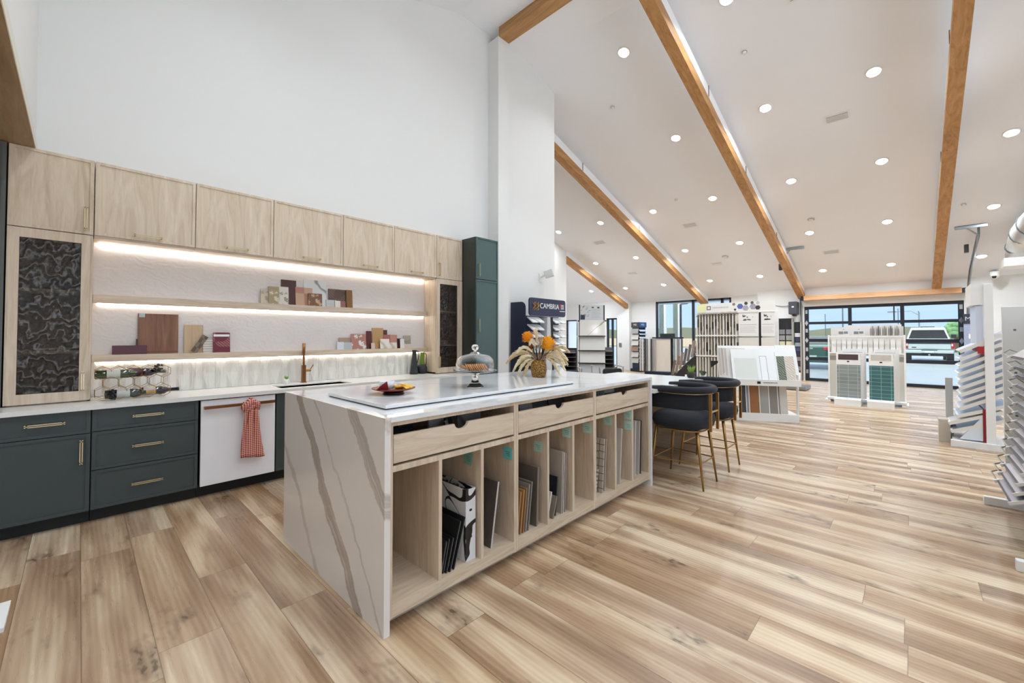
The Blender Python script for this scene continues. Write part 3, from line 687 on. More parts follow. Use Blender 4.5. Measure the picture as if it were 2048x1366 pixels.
# ---------------------------------------------------------------- samples on the ledges
def pat(kind, c1, c2, sc=60):
    n = N('sample_%s_%s' % (kind, c1)); v = n.obj()
    if kind == 'floral':
        vo = n.n('TexVoronoi', {'Vector': n.mapv(v, (1, .1, 1)), 'Scale': sc/3.2}); f = n.math('ADD', vo.outputs['Distance'], n.math('MULTIPLY', n.math('SUBTRACT', n.noise(v, sc*1.6, 2), .5), .9))
        f = n.ramp(f, [(.08, (.3, .3, .3, 1)), (.14, (1, 1, 1, 1)), (.36, (1, 1, 1, 1)), (.44, (0, 0, 0, 1))])
    elif kind == 'grain':
        f = n.noise(n.mapv(v, (8, 8, 1)), 6, 4, .6, 1.)
    elif kind == 'rib':
        f = n.n('TexWave', {'Vector': v, 'Scale': sc/3}, wave_type='BANDS', bands_direction='X').outputs['Fac']
    elif kind == 'ribz':
        f = n.n('TexWave', {'Vector': v, 'Scale': sc/3}, wave_type='BANDS', bands_direction='Z').outputs['Fac']
    elif kind == 'diag':
        f = n.math('GREATER_THAN', n.noise(n.mapv(v, (1, 1, 1)), 9, 0), .5)
        w = n.n('TexWave', {'Vector': v, 'Scale': sc/3, 'Distortion': 1.}, wave_type='BANDS', bands_direction='DIAGONAL').outputs['Fac']; f = n.math('MULTIPLY', f, w)
    elif kind == 'check':
        f = n.n('TexChecker', {'Vector': v, 'Scale': sc/3}).outputs['Fac']
    elif kind == 'vein':
        w = n.n('TexWave', {'Vector': v, 'Scale': 2.2, 'Distortion': 7., 'Detail': 3.}, wave_type='BANDS', bands_direction='DIAGONAL').outputs['Fac']; f = n.ramp(w, [(0, (1, 1, 1, 1)), (.12, (0, 0, 0, 1))])
    elif kind == 'brick':
        b = n.n('TexBrick', {'Vector': n.comb(n.sep(v)[0], n.sep(v)[2], 0.), 'Color1': lin(c1), 'Color2': [x*.8 for x in lin(c1)[:3]]+[1], 'Mortar': lin(c2), 'Scale': 1., 'Mortar Size': .003, 'Brick Width': .15, 'Row Height': .075, 'Bias': 0.}); b.offset = 0.
        n.base(b.outputs['Color']); n.p(Roughness=.2); return n.m
    else: f = n.noise(v, sc, 4, .7)
    n.base(n.mix(f, lin(c1), lin(c2))); n.p(Roughness=.4); return n.m
def sample(p0, p1, ptop, zb, m, layer, lab, grp, tilt=.09, pbot=None, roll=0., th=.009, name='tile_sample'):
    yp = 4.985-.014*layer
    A = at(p0, 640, 'Y', yp); C_ = at(p1, 640, 'Y', yp); w = C_[0]-A[0]; h = at((p0+p1)/2, ptop, 'Y', yp)[2]-zb
    if pbot: zb2 = at((p0+p1)/2, pbot, 'Y', yp)[2]
    h = max(.03, h); cx = (A[0]+C_[0])/2
    tilt = min(tilt, (WB-.022-yp)/h if h > 0 else tilt)
    bm = B(-w/2, w/2, -th/2, th/2, 0, h)
    o = obj(name, bm, m, world=False); o.location = (cx, yp, zb+.0005); o.rotation_euler = (-tilt, roll, 0)
    return tag(o, lab, 'sample', grp)
G1, G2 = 'tile samples on the upper shelf', 'tile samples on the lower shelf'
ZU, ZL = 1.757, 1.247
BR = pat('grain', '5a3028', '40211c'); 
up = [(521, 538, 579, pat('floral', 'c9bda6', 'a39682'), 1, 'small beige speckled tile at the left end of the upper shelf samples'),
 (537, 559, 573, pat('floral', 'a39470', 'd9d0ba'), 2, 'olive tile with pale flowers on the upper shelf'),
 (558, 577, 573.5, pat('floral', 'd8d3c6', '8e8a80'), 2, 'white tile with grey daisy flowers on the upper shelf'),
 (562, 592, 560, BR, 0, 'tall dark red brown board leaning on the upper shelf'),
 (591, 625, 575, pat('check', 'c4a085', 'b07f6b', 22), 1, 'salmon and sand curved tile on the upper shelf'),
 (607, 652, 560.5, pat('vein', 'dcdedd', '8f9296'), 0, 'white tile with a grey vein at the back of the upper shelf'),
 (617, 644, 587, pat('floral', '7b563d', 'c9a78b'), 3, 'brown patterned tile in front on the upper shelf'),
 (657, 697, 579, pat('diag', '5d463a', '77604f'), 0, 'wide dark brown textured tile at the right of the upper shelf'),
 (652, 672, 600, pat('ribz', 'd4d6d4', 'aaaeae', 60), 1, 'low pale striped tile on the upper shelf'),
 (670, 691, 602, pat('check', 'e2dcd6', '93615a', 14), 2, 'small white framed tile with a maroon square'),
 (693, 705, 580, pat('grain', '6f4a22', '9a7038'), 2, 'narrow amber brown tile at the right end of the upper shelf')]
for a in up: sample(a[0], a[1], a[2], ZU, a[3], a[4], a[5], G1)
lo = [(675, 688, 684, mat('d9dade', .3), 3, 'small white tile at the left end of the right lower shelf group'),
 (686, 704, 685, pat('ribz', 'c9ccca', 'a4aaaa', 90), 2, 'pale grey striped tile on the lower shelf'),
 (679, 704, 675.5, mat('ab9080', .5), 0, 'taupe rounded tile behind the striped tile'),
 (703, 733, 668, pat('floral', 'b0796c', 'dfe2da', 45), 1, 'pink tile with large white flowers on the lower shelf'),
 (734, 744, 662, mat('5f231f', .2), 1, 'narrow glossy dark red tile on the lower shelf'),
 (743, 750, 686, mat('d6c3b1', .4), 3, 'tiny cream chip standing in front of the dark red tile'),
 (745, 767, 656, mat('bd9463', .4), 0, 'tallest tan board on the lower shelf'),
 (766, 775, 660, BR, 0, 'dark brown square tile behind the tan board'),
 (768, 795, 669.5, pat('check', 'a8665a', 'b98374', 10), 1, 'terracotta two tone triangle tile on the lower shelf'),
 (761, 779, 678, pat('vein', 'e8e0d8', 'c3b8a5'), 3, 'white marbled tile in front on the lower shelf'),
 (778, 794, 685, pat('vein', 'e3dccf', 'c9b8a0'), 2, 'cream veined tile beside the white marbled tile'),
 (794, 803, 677, mat('3a1c1a', .3), 1, 'narrow near black tile on the lower shelf'),
 (801, 809, 678, mat('e6dfdb', .4), 3, 'narrow white tile near the right end of the lower shelf'),
 (808, 824, 688, pat('noise', 'e5dcd6', 'b9a59c', 150), 2, 'low white terrazzo tile at the right end of the lower shelf'),
 (808, 822, 671, pat('diag', 'a99f8c', '877d6b'), 0, 'olive grey tile at the right end of the lower shelf')]
for a in lo: sample(a[0], a[1], a[2], ZL, a[3], a[4], a[5], G2)
o = sample(276, 357, 628, ZL, wood('walnut_door', '8a5e45', '6e4733', 'a0745a', 'Z', .8), 0, 'large walnut cabinet door sample leaning on the lower shelf', G2, name='door_sample', th=.014)
obj('raised_edge', B(-.14, .14, -.0085, -.0072, .012, .022), mat('6e4733', .5), o, world=False)
obj('sticker', B(-.135, -.095, -.0085, -.0071, .33, .365), mat('b9c9cf', .4), o, world=False)
sample(225, 295, 691, ZL, mat('5c3038', .35), 3, 'long low burgundy board in front of the walnut door sample', G2)
sample(273, 277, 678, ZL, mat('4a2d22', .5), 1, 'thin dark strip standing behind the burgundy board', G2)
sample(369, 407, 650, ZL, wood('pale_beige_board', 'cbb090', 'bb9f7f', 'd6bd9e', 'Z'), 0, 'pale beige board on the left of the lower shelf', G2)
sample(407, 427, 677, ZL, pat('ribz', 'ded8ce', 'b3aca2', 40), 1, 'cream tile with a grey relief band on the lower shelf', G2)
o = sample(391, 404, 668, ZL, pat('check', '5a4a3a', '7d6c58', 60), 2, 'dark brown patterned tile set on edge at a slant', G2, roll=.55); o.location.x -= .035; o.location.z += .008
o = sample(427, 461, 665, ZL, pat('diag', '6e2030', 'a36a62', 70), 2, 'burgundy patterned tile with a white top strip', G2)
obj('top_strip', B(-.066, .066, -.0055, .0055, .156, .178), M_WHITE, o, world=False)
# ---------------------------------------------------------------- wine rack, bottles, grapes
t = thing('wine_rack', 'gold wire hexagon wine rack on the worktop by the left hutch', 'wine rack', (.33, 4.72, .89))
bm = bmesh.new(); r = .0535; wx = .093; x0 = .135
def hexa(cx, cz_, y): 
    pts = [(cx+sx*wx/2, y, cz_+sz) for sx, sz in ((0, r), (1, r/2), (1, -r/2), (0, -r), (-1, -r/2), (-1, r/2))]
    tube(bm, pts, .0022, 6, closed=True)
zc = [.89+r+.002, .89+r+.002+1.5*r, .89+r+.002+3*r]
cells = [(x0+wx*k, zc[0]) for k in range(5)]+[(x0+wx*(k+.5), zc[1]) for k in range(4)]+[(x0+wx*k, zc[2]) for k in range(5)]
for cx, c in cells:
    for y in (4.66, 4.80): hexa(cx, c, y)
obj('wire_frame', bm, M_GOLD2, t)
bm = bmesh.new(); seen = set()
for cx, c in cells:
    for sx, sz in ((1, r/2), (1, -r/2), (-1, -r/2), (-1, r/2)):
        k = (round(cx+sx*wx/2, 3), round(c+sz, 3))
        if k not in seen: seen.add(k); tube(bm, [(k[0], 4.66, k[1]), (k[0], 4.80, k[1])], .0018, 5)
obj('cross_wires', bm, M_GOLD2, t)
def bottle(x, y, z, lab, glass, foil, ang=0., lm=None):
    t = thing('wine_bottle', lab, 'bottle', (x, y, z), rot=(0, PI/2, ang), group='wine bottles in the rack')
    obj('glass', lathe(bmesh.new(), [(0, .006), (.03, 0), (.037, .006), (.0375, .19), (.034, .212), (.018, .238), (.0145, .25), (.014, .30), (.0155, .30), (.0155, .312), (0, .312)], 24), glass, t, smooth=True, world=False)
    obj('foil', lathe(bmesh.new(), [(.0152, .252), (.0152, .299), (.0165, .299), (.0165, .3135), (0, .3135)], 24), foil, t, smooth=True, world=False)
    if lm: obj('paper_label', lathe(bmesh.new(), [(.0379, .07), (.0379, .15)], 24), lm, t, smooth=True, world=False)
GD = mat('1c2415', .08, 0, coat=1.); GR = mat('190f12', .08, 0, coat=1.)
bottle(.085, 4.69, zc[2]-.008, 'wine bottle with pale label in the upper left of the rack', mat('2b3a17', .08, 0, coat=1.), mat('4a1f2c', .3), lm=pat('noise', 'd9dbd2', 'a4a79c', 200))
bottle(.225, 4.775, zc[2]-.008, 'dark wine bottle in the upper right of the rack', GR, mat('9a948a', .3), lm=mat('4d3037', .5))
bottle(.145, 4.69, zc[0]-.012, 'dark wine bottle with tan foil in the lower left of the rack', GD, mat('c59a62', .4), lm=pat('noise', 'd0d2cc', '9fa29a', 200))
bottle(.315, 4.775, zc[0]-.012, 'black foiled wine bottle in the lower right of the rack', GR, mat('17181b', .3), lm=mat('cfc9c0', .5))
for cx, cz_, y, lab in ((.19, zc[0]-.01, 4.64, 'dark grape bunch hanging at the lower left of the wine rack'), (.475, zc[2]+.025, 4.72, 'dark grape bunch lying on top right of the wine rack')):
    bm = bmesh.new()
    for k in range(34):
        rr = .034*(1-(k % 7)/12); a = k*2.399; zz = cz_-.03+.06*random.random() if cz_ > 1 else cz_-.035+.075*(k/34)
        bmesh.ops.create_uvsphere(bm, u_segments=10, v_segments=7, radius=.0085, matrix=Matrix.Translation((cx+rr*math.cos(a)*random.random()*1.2, y+rr*math.sin(a)*.6, zz)))
    solo('grape_bunch', bm, mat('15131c', .35), lab, 'grapes', smooth=True)
# ================================================================ ISLAND
IX0, IX1, IY0, IY1, IZ = .995, 3.77, 1.78, 3.145, 1.018
t = thing('island_worktop', 'white veined quartz waterfall top and ends of the kitchen island', 'worktop', (2.38, 2.46, 0))
obj('top_slab', B(IX0+.032, IX1-.032, IY0, IY1, IZ-.024, IZ), M_QUARTZ, t)
obj('left_end', B(IX0, IX0+.031, IY0, IY1, 0, IZ), M_ENDM, t)
o = obj('right_end', B(IX1-.031, IX1, IY0, IY1, 0, IZ), M_QUARTZ, t)
mods = [(1.028, 1.905, [(1.315, 1.336), (1.610, 1.632)], 'leftmost'), (1.907, 2.802, [(2.215, 2.235), (2.505, 2.530)], 'middle'), (2.804, 3.737, [(3.107, 3.136), (3.396, 3.428)], 'rightmost')]
FY, BY = 1.795, 2.42
CONT = {}
for i, (a, b, dv, nm) in enumerate(mods):
    t = thing('island_cabinet', '%s pale oak island unit with a notched drawer over three upright slots' % nm, 'cabinet', ((a+b)/2, FY, 0), group='oak units of the island')
    bm = bmesh.new(); s = .019
    for q in ((a, a+s, FY, 3.12, .06, .992), (b-s, b, FY, 3.12, .06, .992), (a+s, b-s, BY, BY+.02, .13, .99), (a+s, b-s, 3.10, 3.12, .06, .99), (a+s, b-s, FY, BY, .972, .992), (a+s, b-s, FY, BY, .752, .78)): box(bm, *q)
    obj('carcass', bm, M_CAB, t)
    obj('slot_floor', B(a+s, b-s, FY, BY, .098, .128), M_CABX, t)
    obj('front_rail', B(a+s, b-s, FY, FY+.02, .065, .098), M_CABX, t)
    obj('plinth', B(a, b, FY+.075, FY+.09, 0, .098), M_CABX, t)
    for p, q in dv: obj('divider', B(p, q, FY, BY, .128, .752), M_CAB, t)
    x0, x1 = a+s+.003, b-s-.003; cx = (x0+x1)/2
    poly = [(x0, .793), (x1, .793), (x1, .927)]+[(cx+.048*math.cos(k*PI/10), .927-.032*math.sin(k*PI/10)) for k in range(11)]+[(x0, .927)]
    d = obj('drawer_front', prism(bmesh.new(), poly, FY, FY+.018, 'Y'), M_CABX, t)
    bm = bmesh.new()
    for q in ((x0+.01, x1-.01, FY+.018, 2.35, .80, .81), (x0+.01, x0+.02, FY+.018, 2.35, .81, .90), (x1-.02, x1-.01, FY+.018, 2.35, .81, .90), (x0+.01, x1-.01, 2.34, 2.35, .81, .90)): box(bm, *q)
    obj('drawer_box', bm, M_CAB, d)
obj_grp = 'tile samples standing in the island drawers'
def loose(x, y, z, w, h, th, m, lab, grp, rz=0., tl=0., roll=0., name='tile_sample', cat='sample'):
    o = obj(name, B(-w/2, w/2, -th/2, th/2, 0, h), m, world=False, bev=0); o.location = (x, y, z); o.rotation_euler = (tl, roll, rz)
    return tag(o, lab, cat, grp)
DZ = .812
dark = mat('2a2c30', .35); greyt = pat('noise', '6c6c6c', '505050', 40)
for a in ((1.14, 2.0, .2, .13, .012, dark, 'black tile standing at the left of the left island drawer', .15, -.5), (1.19, 1.93, .2, .12, .012, dark, 'black tile in front at the left of the left island drawer', .1, -.6),
          (1.38, 1.90, .11, .145, .01, pat('noise', '8b8580', '6e6864', 60), 'mauve grey tile in the left island drawer', .1, -.1), (1.47, 1.88, .10, .13, .01, pat('rib', '8d8d8b', '5c5c5c', 90), 'slanted grey ribbed tile at the left drawer notch', .9, -.3),
          (1.50, 1.93, .12, .14, .01, dark, 'dark tile behind the left drawer notch', .6, -.2), (1.63, 1.92, .19, .155, .01, pat('vein', '75726c', '4a4744'), 'stone grey tile at the right of the left island drawer', .05, -.05),
          (2.06, 1.93, .16, .125, .012, pat('vein', '8a8580', '55504c'), 'light grey veined tile in the middle island drawer', .1, -.3), (2.13, 1.90, .12, .13, .012, pat('noise', '9a9690', '6e6a66'), 'pale stone tile in the middle island drawer', -.1, -.2),
          (2.33, 1.95, .26, .12, .012, mat('4c4c4a', .5), 'charcoal tile behind the middle drawer notch', .1, -.4), (2.56, 1.96, .2, .13, .012, dark, 'black tile at the right of the middle island drawer', 0, -.3),
          (2.92, 1.90, .14, .145, .012, pat('rib', 'a5a39d', '3d3c3a', 120), 'striped grey tile at the left of the right island drawer', .3, -.2), (3.05, 1.93, .16, .145, .012, mat('6b6c6b', .5), 'mid grey tile in the right island drawer', -.5, -.2),
          (3.24, 1.91, .2, .145, .012, mat('2f3d3b', .15), 'dark green glossy tile at the right drawer notch', .05, -.2), (3.45, 1.95, .12, .14, .012, mat('55554f', .4), 'olive grey tile at the right end of the right island drawer', .2, -.2)):
    loose(a[0], a[1], DZ, a[2], a[3], a[4], a[5], a[6], obj_grp, rz=a[7], tl=a[8])
# cubby contents -------------------------------------------------
CZ = .1285; CG = 'sample boards standing in the island slots'
def lean(x, y0, y1, h, m, lab, ang, th=.01, name='sample_board', x_top=None, grp=CG):
    """board standing on edge, its faces turned sideways (towards -X), leaning by ang towards +X"""
    L = y1-y0; bm = B(-th/2, th/2, -L/2, L/2, 0, h); o = obj(name, bm, m, world=False); o.location = (x, (y0+y1)/2, CZ+abs(math.sin(ang))*th/2+.0005); o.rotation_euler = (0, ang, 0)
    return tag(o, lab, 'sample board', grp)
# slot 2: binder + black folders
def binder_mat():
    n = N('white_binder_black_strokes'); v = n.obj()
    d = n.noise(n.mapv(v, (2.4, 2.4, 2.4), (.3, .1, .2)), 1.6, 1, .4, .6); k = n.math('ABSOLUTE', n.math('SUBTRACT', d, .5))
    k = n.math('LESS_THAN', k, .011); n.base(n.mix(k, lin('dedfe0'), lin('1b1c1f'))); n.p(Roughness=.35); return n.m
t = thing('sample_binder', 'white ring binder with black brush strokes in the second slot', 'binder', (1.555, 2.0, CZ))
obj('cover', B(1.523, 1.529, 1.83, 2.2, CZ+.001, CZ+.405), binder_mat(), t)
obj('cover', B(1.590, 1.596, 1.83, 2.2, CZ+.001, CZ+.405), binder_mat(), t)
obj('spine', B(1.523, 1.596, 1.825, 1.831, CZ+.001, CZ+.405), binder_mat(), t)
bm = bmesh.new()
for k in range(9): box(bm, 1.534, 1.586, 1.86+k*.035, 1.875+k*.035, CZ+.01, CZ+.39-.004*(k % 3))
obj('pages', bm, mat('3b3632', .6), t)
bm = bmesh.new()
for z in (.13, .17, .28): box(bm, 1.55, 1.568, 1.8235, 1.8248, CZ+z, CZ+z+.012)
obj('spine_marks', bm, M_BLACK, t)
for k, (x, h, y0) in enumerate(((1.345, .17, 1.83), (1.36, .175, 1.83), (1.375, .18, 1.82), (1.395, .26, 1.815), (1.425, .27, 1.82), (1.445, .26, 1.85))):
    o = lean(x+.01, y0, y0+.3, h, M_BLACK, '%s black sample folder from the left in the second slot' % ORD[k], .22+.02*k, .008, 'sample_folder', grp='black folders in the second slot')
    obj('page_edge', B(.0041, .0056, -.149, .149, .002, h-.004), M_WHITE, o, world=False)
o = lean(1.72, 1.84, 2.2, .385, pat('grain', '5f5a57', '484442'), 'large grey wood look board leaning in the third slot', .0, .012); o.rotation_euler = (0, .2, 0); o.location.x = 1.655+.08
o.rotation_euler = (0, .16, 0)
obj('pale_edge', B(-.0061, .0061, -.181, -.1795, 0, .386), mat('c9c5c1', .5), o, world=False)
for k, (x, h, m, lab) in enumerate(((1.955, .27, mat('a87c4c', .5), 'front honey coloured board in the fourth slot'), (1.985, .275, mat('b08a5c', .5), 'second honey coloured board in the fourth slot'), (2.01, .28, mat('9b7650', .5), 'third brown board in the fourth slot'),
                                   (2.035, .30, pat('noise', 'a8a19a', '7c766f', 60), 'grey stone board in the middle of the fourth slot'), (2.06, .31, pat('noise', '97918c', '6d6863', 60), 'rough grey board behind the stone board in the fourth slot'))):
    lean(x, 1.83, 2.12, h, m, lab, .13+.0*k, .01)
lean(2.145, 1.83, 2.25, .39, pat('rib', '8e857b', '6a6259', 90), 'tall ribbed taupe board at the right of the fourth slot', .04, .012)
lean(2.165, 1.84, 2.25, .385, mat('8b8279', .5), 'plain taupe board behind the ribbed one in the fourth slot', .04, .01)
lean(2.26, 1.83, 1.99, .19, mat('dcdad6', .5), 'small white curved edge tile at the front of the fifth slot', .25, .01)
lean(2.31, 1.82, 1.98, .15, pat('grain', 'a59a8c', '71665a'), 'small brown striped tile at the front of the fifth slot', .3, .01)
lean(2.36, 1.84, 2.16, .27, mat('23262f', .1), 'dark blue glossy board in the fifth slot', .1, .01)
for k in range(3): lean(2.42+.02*k, 1.83, 2.2, .44-.01*k, mat(['b5ada3', 'c7c1b9', 'a49c93'][k], .5), '%s tall beige board from the left in the fifth slot' % ORD[k], .04, .009)
lean(2.90, 1.85, 2.0, .20, pat('ribz', 'd9d4cc', '6d6a63', 30), 'small white framed striped tile in the seventh slot', .2, .01)
def hexpat():
    n = N('hexagon_tile_sheet'); x, y, z = n.sep(n.obj()); vo = n.n('TexVoronoi', {'Vector': n.comb(y, z, 0.), 'Scale': 17., 'Randomness': .15}, feature='DISTANCE_TO_EDGE')
    e = n.math('LESS_THAN', vo.outputs['Distance'], .045); n.base(n.mix(e, lin('c3b8ab'), lin('5b4a3c'))); n.p(Roughness=.4); return n.m
lean(2.97, 1.83, 2.2, .43, hexpat(), 'beige board with dark hexagon outlines in the seventh slot', .08, .012)
lean(3.02, 1.84, 2.2, .42, mat('b8ada0', .5), 'plain beige board behind the hexagon board', .08, .01)
lean(3.25, 1.83, 2.2, .47, pat('noise', 'd3d0cc', 'c4c0bb', 8), 'single tall off white board in the eighth slot', .09, .012)
for k, (x, h, m, lab) in enumerate(((3.52, .50, mat('d8d6d2', .5), 'white board with a dark square in the ninth slot'), (3.60, .49, mat('c6c2bd', .5), 'light grey board in the ninth slot'), (3.63, .49, mat('4c4640', .5), 'dark brown board at the right of the ninth slot'))):
    o = lean(x, 1.83, 2.2, h, m, lab, .05, .01)
    if k == 0: obj('dark_square', B(-.0062, -.005, -.15, -.03, .32, .41), mat('3b342f', .5), o, world=False)
# sticky notes on the dividers
TEAL = mat('c2ebe0', .7); TEAL2 = mat('6fcdd2', .7)
def note(xdiv, px, py, m, lab, ang=0.):
    q = at(px, py, 'X', xdiv-.0012)
    o = obj('sticky_note', B(-.0006, .0006, -.038, .038, -.038, .038), m, world=False); o.location = q; o.rotation_euler = (ang, .02, 0)
    tag(o, lab, 'sticky note', 'teal sticky notes in the island slots')
    bm = bmesh.new()
    for k in range(3): box(bm, -.0011, -.0007, -.022, .02-.008*k, -.012*k+.008, -.012*k+.010)
    obj('handwriting', bm, mat('2f6f6a', .7), o, world=False)
note(1.610, 936, 916, mat('86bdb0', .7), 'dull green sticky note in the second slot', .12)
note(1.886, 1015, 906, TEAL2, 'bright turquoise sticky note in the third slot')
note(2.215, 1076, 893, TEAL, 'pale teal sticky note in the fourth slot')
note(2.505, 1133, 864, TEAL, 'pale teal sticky note high in the fifth slot')
note(2.783, 1174, 856, TEAL, 'pale teal sticky note in the empty sixth slot', -.06)
note(3.107, 1215, 841, TEAL, 'pale teal sticky note in the seventh slot', -.1)
note(3.396, 1256, 830, TEAL, 'upper of the two teal sticky notes in the eighth slot')
note(3.396, 1256, 851, TEAL, 'lower of the two teal sticky notes in the eighth slot')
# ---------------------------------------------------------------- on the island
rs = solo('raised_slab', B(1.11, 2.785, 1.98, 2.70, IZ+.006, IZ+.0245), M_QUARTZ, 'loose white marbled slab lying on the island top', 'stone slab', bev=.002)
obj('shadow_gap', B(1.115, 2.78, 1.984, 2.695, IZ+.0005, IZ+.006), M_BLACK, rs)  # black sheet stands in for the shadow line beneath the slab
SZ = IZ+.0245
cx, cy = 1.377, 2.36
t = thing('footed_platter', 'round brown red footed platter on the island slab', 'platter', (cx, cy, SZ))
obj('foot', lathe(bmesh.new(), [(0, 0), (.066, 0), (.062, .012), (.05, .02), (0, .02)], 28, (cx, cy, SZ)), mat('35110f', .3), t, smooth=True)
obj('dish', lathe(bmesh.new(), [(.04, .018), (.10, .024), (.133, .034), (.134, .038), (.12, .036), (.0, .028)], 36, (cx, cy, SZ)), mat('75261d', .25), t, smooth=True)
solo('dip_bowl', lathe(bmesh.new(), [(0, 0), (.042, 0), (.046, .045), (.041, .045), (.038, .008), (0, .006)], 28, (cx-.035, cy+.02, SZ+.035)), mat('dfe2e6', .3), 'small white dip bowl on the red platter', 'bowl', smooth=True)
bm = bmesh.new(); prism(bm, [(-.04, 0), (.03, -.005), (.02, .055), (-.012, .03)], -.004, .004, 'Y', Matrix.Translation((cx-.085, cy-.03, SZ+.036)) @ Euler((.4, 0, -.5)).to_matrix().to_4x4())
solo('red_napkin', bm, mat('8c1f2a', .8), 'folded dark red napkin at the left of the dip bowl', 'napkin')
for k in range(10):
    a = k*1.9; p = Vector((cx+.055+.035*math.cos(a), cy-.02+.05*math.sin(a), SZ+.037+.004*(k % 4)))
    bm = bmesh.new(); prism(bm, [(-.03, -.012), (.03, -.014), (.022, .014), (-.02, .016)], -.0035, .0035, 'Z', Matrix.Translation(p) @ Euler((.2*math.sin(k), .3*math.cos(k*2), a)).to_matrix().to_4x4())
    solo('cheese_slice', bm, mat('e8a91c' if k % 3 else 'f0c65a', .5), 'yellow cheese slice heaped on the right of the red platter', 'food', 'cheese slices on the red platter')
# cake stand
cx, cy = 1.975, 2.266
t = thing('cake_stand', 'clear glass footed cake stand on the island slab', 'cake stand', (cx, cy, SZ))
obj('pedestal', lathe(bmesh.new(), [(0, 0), (.062, 0), (.06, .006), (.03, .03), (.02, .06), (.024, .085), (.045, .103), (.0, .105)], 40, (cx, cy, SZ)), M_GLASS, t, smooth=True)
obj('plate', lathe(bmesh.new(), [(0, .1055), (.12, .1055), (.155, .115), (.16, .118), (.155, .121), (.12, .112), (0, .112)], 48, (cx, cy, SZ)), M_GLASS, t, smooth=True)
t = thing('glass_dome', 'clear glass dome with knob covering the biscuits', 'glass dome', (cx, cy, SZ+.1125))
prof = [(.138, 0), (.138, .05), (.13, .085), (.105, .108), (.06, .12), (.035, .124)]
obj('bell', lathe(bmesh.new(), prof+[(.03, .135), (0, .137)], 48, (cx, cy, SZ+.113)), M_THIN, t, smooth=True)
obj('knob', lathe(bmesh.new(), [(0, .1375), (.013, .1375), (.011, .145), (.02, .152), (.026, .167), (.022, .182), (.012, .19), (0, .191)], 28, (cx, cy, SZ+.113)), M_GLASS, t, smooth=True)
M_COOK = pat('noise', 'cf9a68', 'b07a4a', 90)
RR = Vector((.6928, -.7213, 0)); DD = Vector((.7213, .6928, 0))
for k in range(12):
    bm = lathe(bmesh.new(), [(0, 0), (.027, 0), (.03, .003), (.029, .008), (0, .009)], 22)
    o = obj('biscuit', bm, M_COOK if k < 2 else mat(['d8935a', 'dca877', 'c98c58'][k % 3], .7), world=False, smooth=True)
    o.location = Vector((cx, cy, SZ+.1135+.022))+RR*(-.085+.0145*k)-DD*(.02-.004*k); o.rotation_euler = (0, 1.0 if k > 1 else .5, -.805)
    tag(o, 'round golden biscuit in the fanned row under the glass dome', 'biscuit', 'biscuits under the dome')
# vase with dried bouquet
cx, cy = 3.02, 2.55
def weave():
    n = N('gold_woven_ceramic'); u = n.obj(); vo = n.n('TexVoronoi', {'Vector': u, 'Scale': 95.}); f = vo.outputs['Distance']
    n.base(n.ramp(f, [(.1, 'd2a253'), (.6, '6d4a1c')])); n.p(Roughness=.35, Metallic=.35); n.bump(n.math('SUBTRACT', 1., f), .8, .006); return n.m
solo('woven_vase', lathe(bmesh.new(), [(0, 0), (.058, 0), (.066, .012), (.077, .07), (.075, .12), (.06, .152), (.052, .16), (.046, .158), (.05, .14), (.06, .1), (.05, .02), (0, .015)], 40, (cx, cy, IZ+.0005)), weave(), 'gold textured vase standing on the right of the island top', 'vase', smooth=True)
t = thing('dried_bouquet', 'dried bouquet with two orange blooms and cream plumes in the vase', 'flowers', (cx, cy, IZ+.03))
R_ = Vector((.6928, -.7213, 0)); D_ = Vector((.7213, .6928, 0)); top = Vector((cx, cy, IZ+.15))
def bloom(c, r, m, m2, n=90):
    bm = bmesh.new()
    for k in range(n):
        z = 1-1.75*(k+.5)/n; a = k*2.39996; q = math.sqrt(max(0, 1-z*z)); d = Vector((q*math.cos(a), q*math.sin(a), z)).normalized()
        rad = r*(.82+.18*((k*7) % 5)/5); s_ = d.cross(Vector((0, 0, 1)) if abs(d.z) < .9 else Vector((1, 0, 0))).normalized(); w = r*.15; up_ = s_.cross(d)
        p0 = c+d*r*.3; p1 = c+d*rad*.78; p2 = c+d*rad+up_*r*.05
        f = [bm.verts.new(v) for v in (p0, p1-s_*w, p2-s_*w*.5, p2+s_*w*.5, p1+s_*w)]; bm.faces.new(f)
        g = [bm.verts.new(v-up_*.003) for v in (p0, p1-s_*w, p2-s_*w*.5, p2+s_*w*.5, p1+s_*w)]; bm.faces.new(g[::-1])
    bmesh.ops.create_icosphere(bm, subdivisions=2, radius=r*.62, matrix=Matrix.Translation(c))
    return obj('flower_head', bm, m, t)
M_OR = mat('ffc53a', .7); M_OR2 = mat('fdb52c', .7)
bloom(Vector((cx, cy, IZ+.315))+R_*.085-D_*.03, .088, M_OR, M_OR)
bloom(Vector((cx, cy, IZ+.375))-R_*.105, .068, M_OR2, M_OR2)
bloom(Vector((cx, cy, IZ+.29))-R_*.075+D_*.02, .035, mat('b5551c', .6), M_OR2, 50)
M_PL = mat('f0dfbb', .9)
M_PL2 = mat('d9bf94', .9)
random.seed(4)
specs = [(-.12, .08, .05), (.1, .1, .06), (-.17, .03, .08), (.14, .02, .09), (-.22, -.01, -.05), (.23, .02, -.04), (-.30, .02, 0), (-.24, -.06, .02), (-.20, -.09, -.03), (-.15, -.12, -.05), (-.27, .06, .05), (.27, .05, .02), (.29, .12, .04), (.24, -.04, -.03), (.19, -.08, -.05), (.28, .0, .05), (-.08, .2, -.03), (-.03, .3, .02), (.02, .22, -.05), (.16, .14, .05), (-.2, .12, -.05), (.2, .12, -.06)]
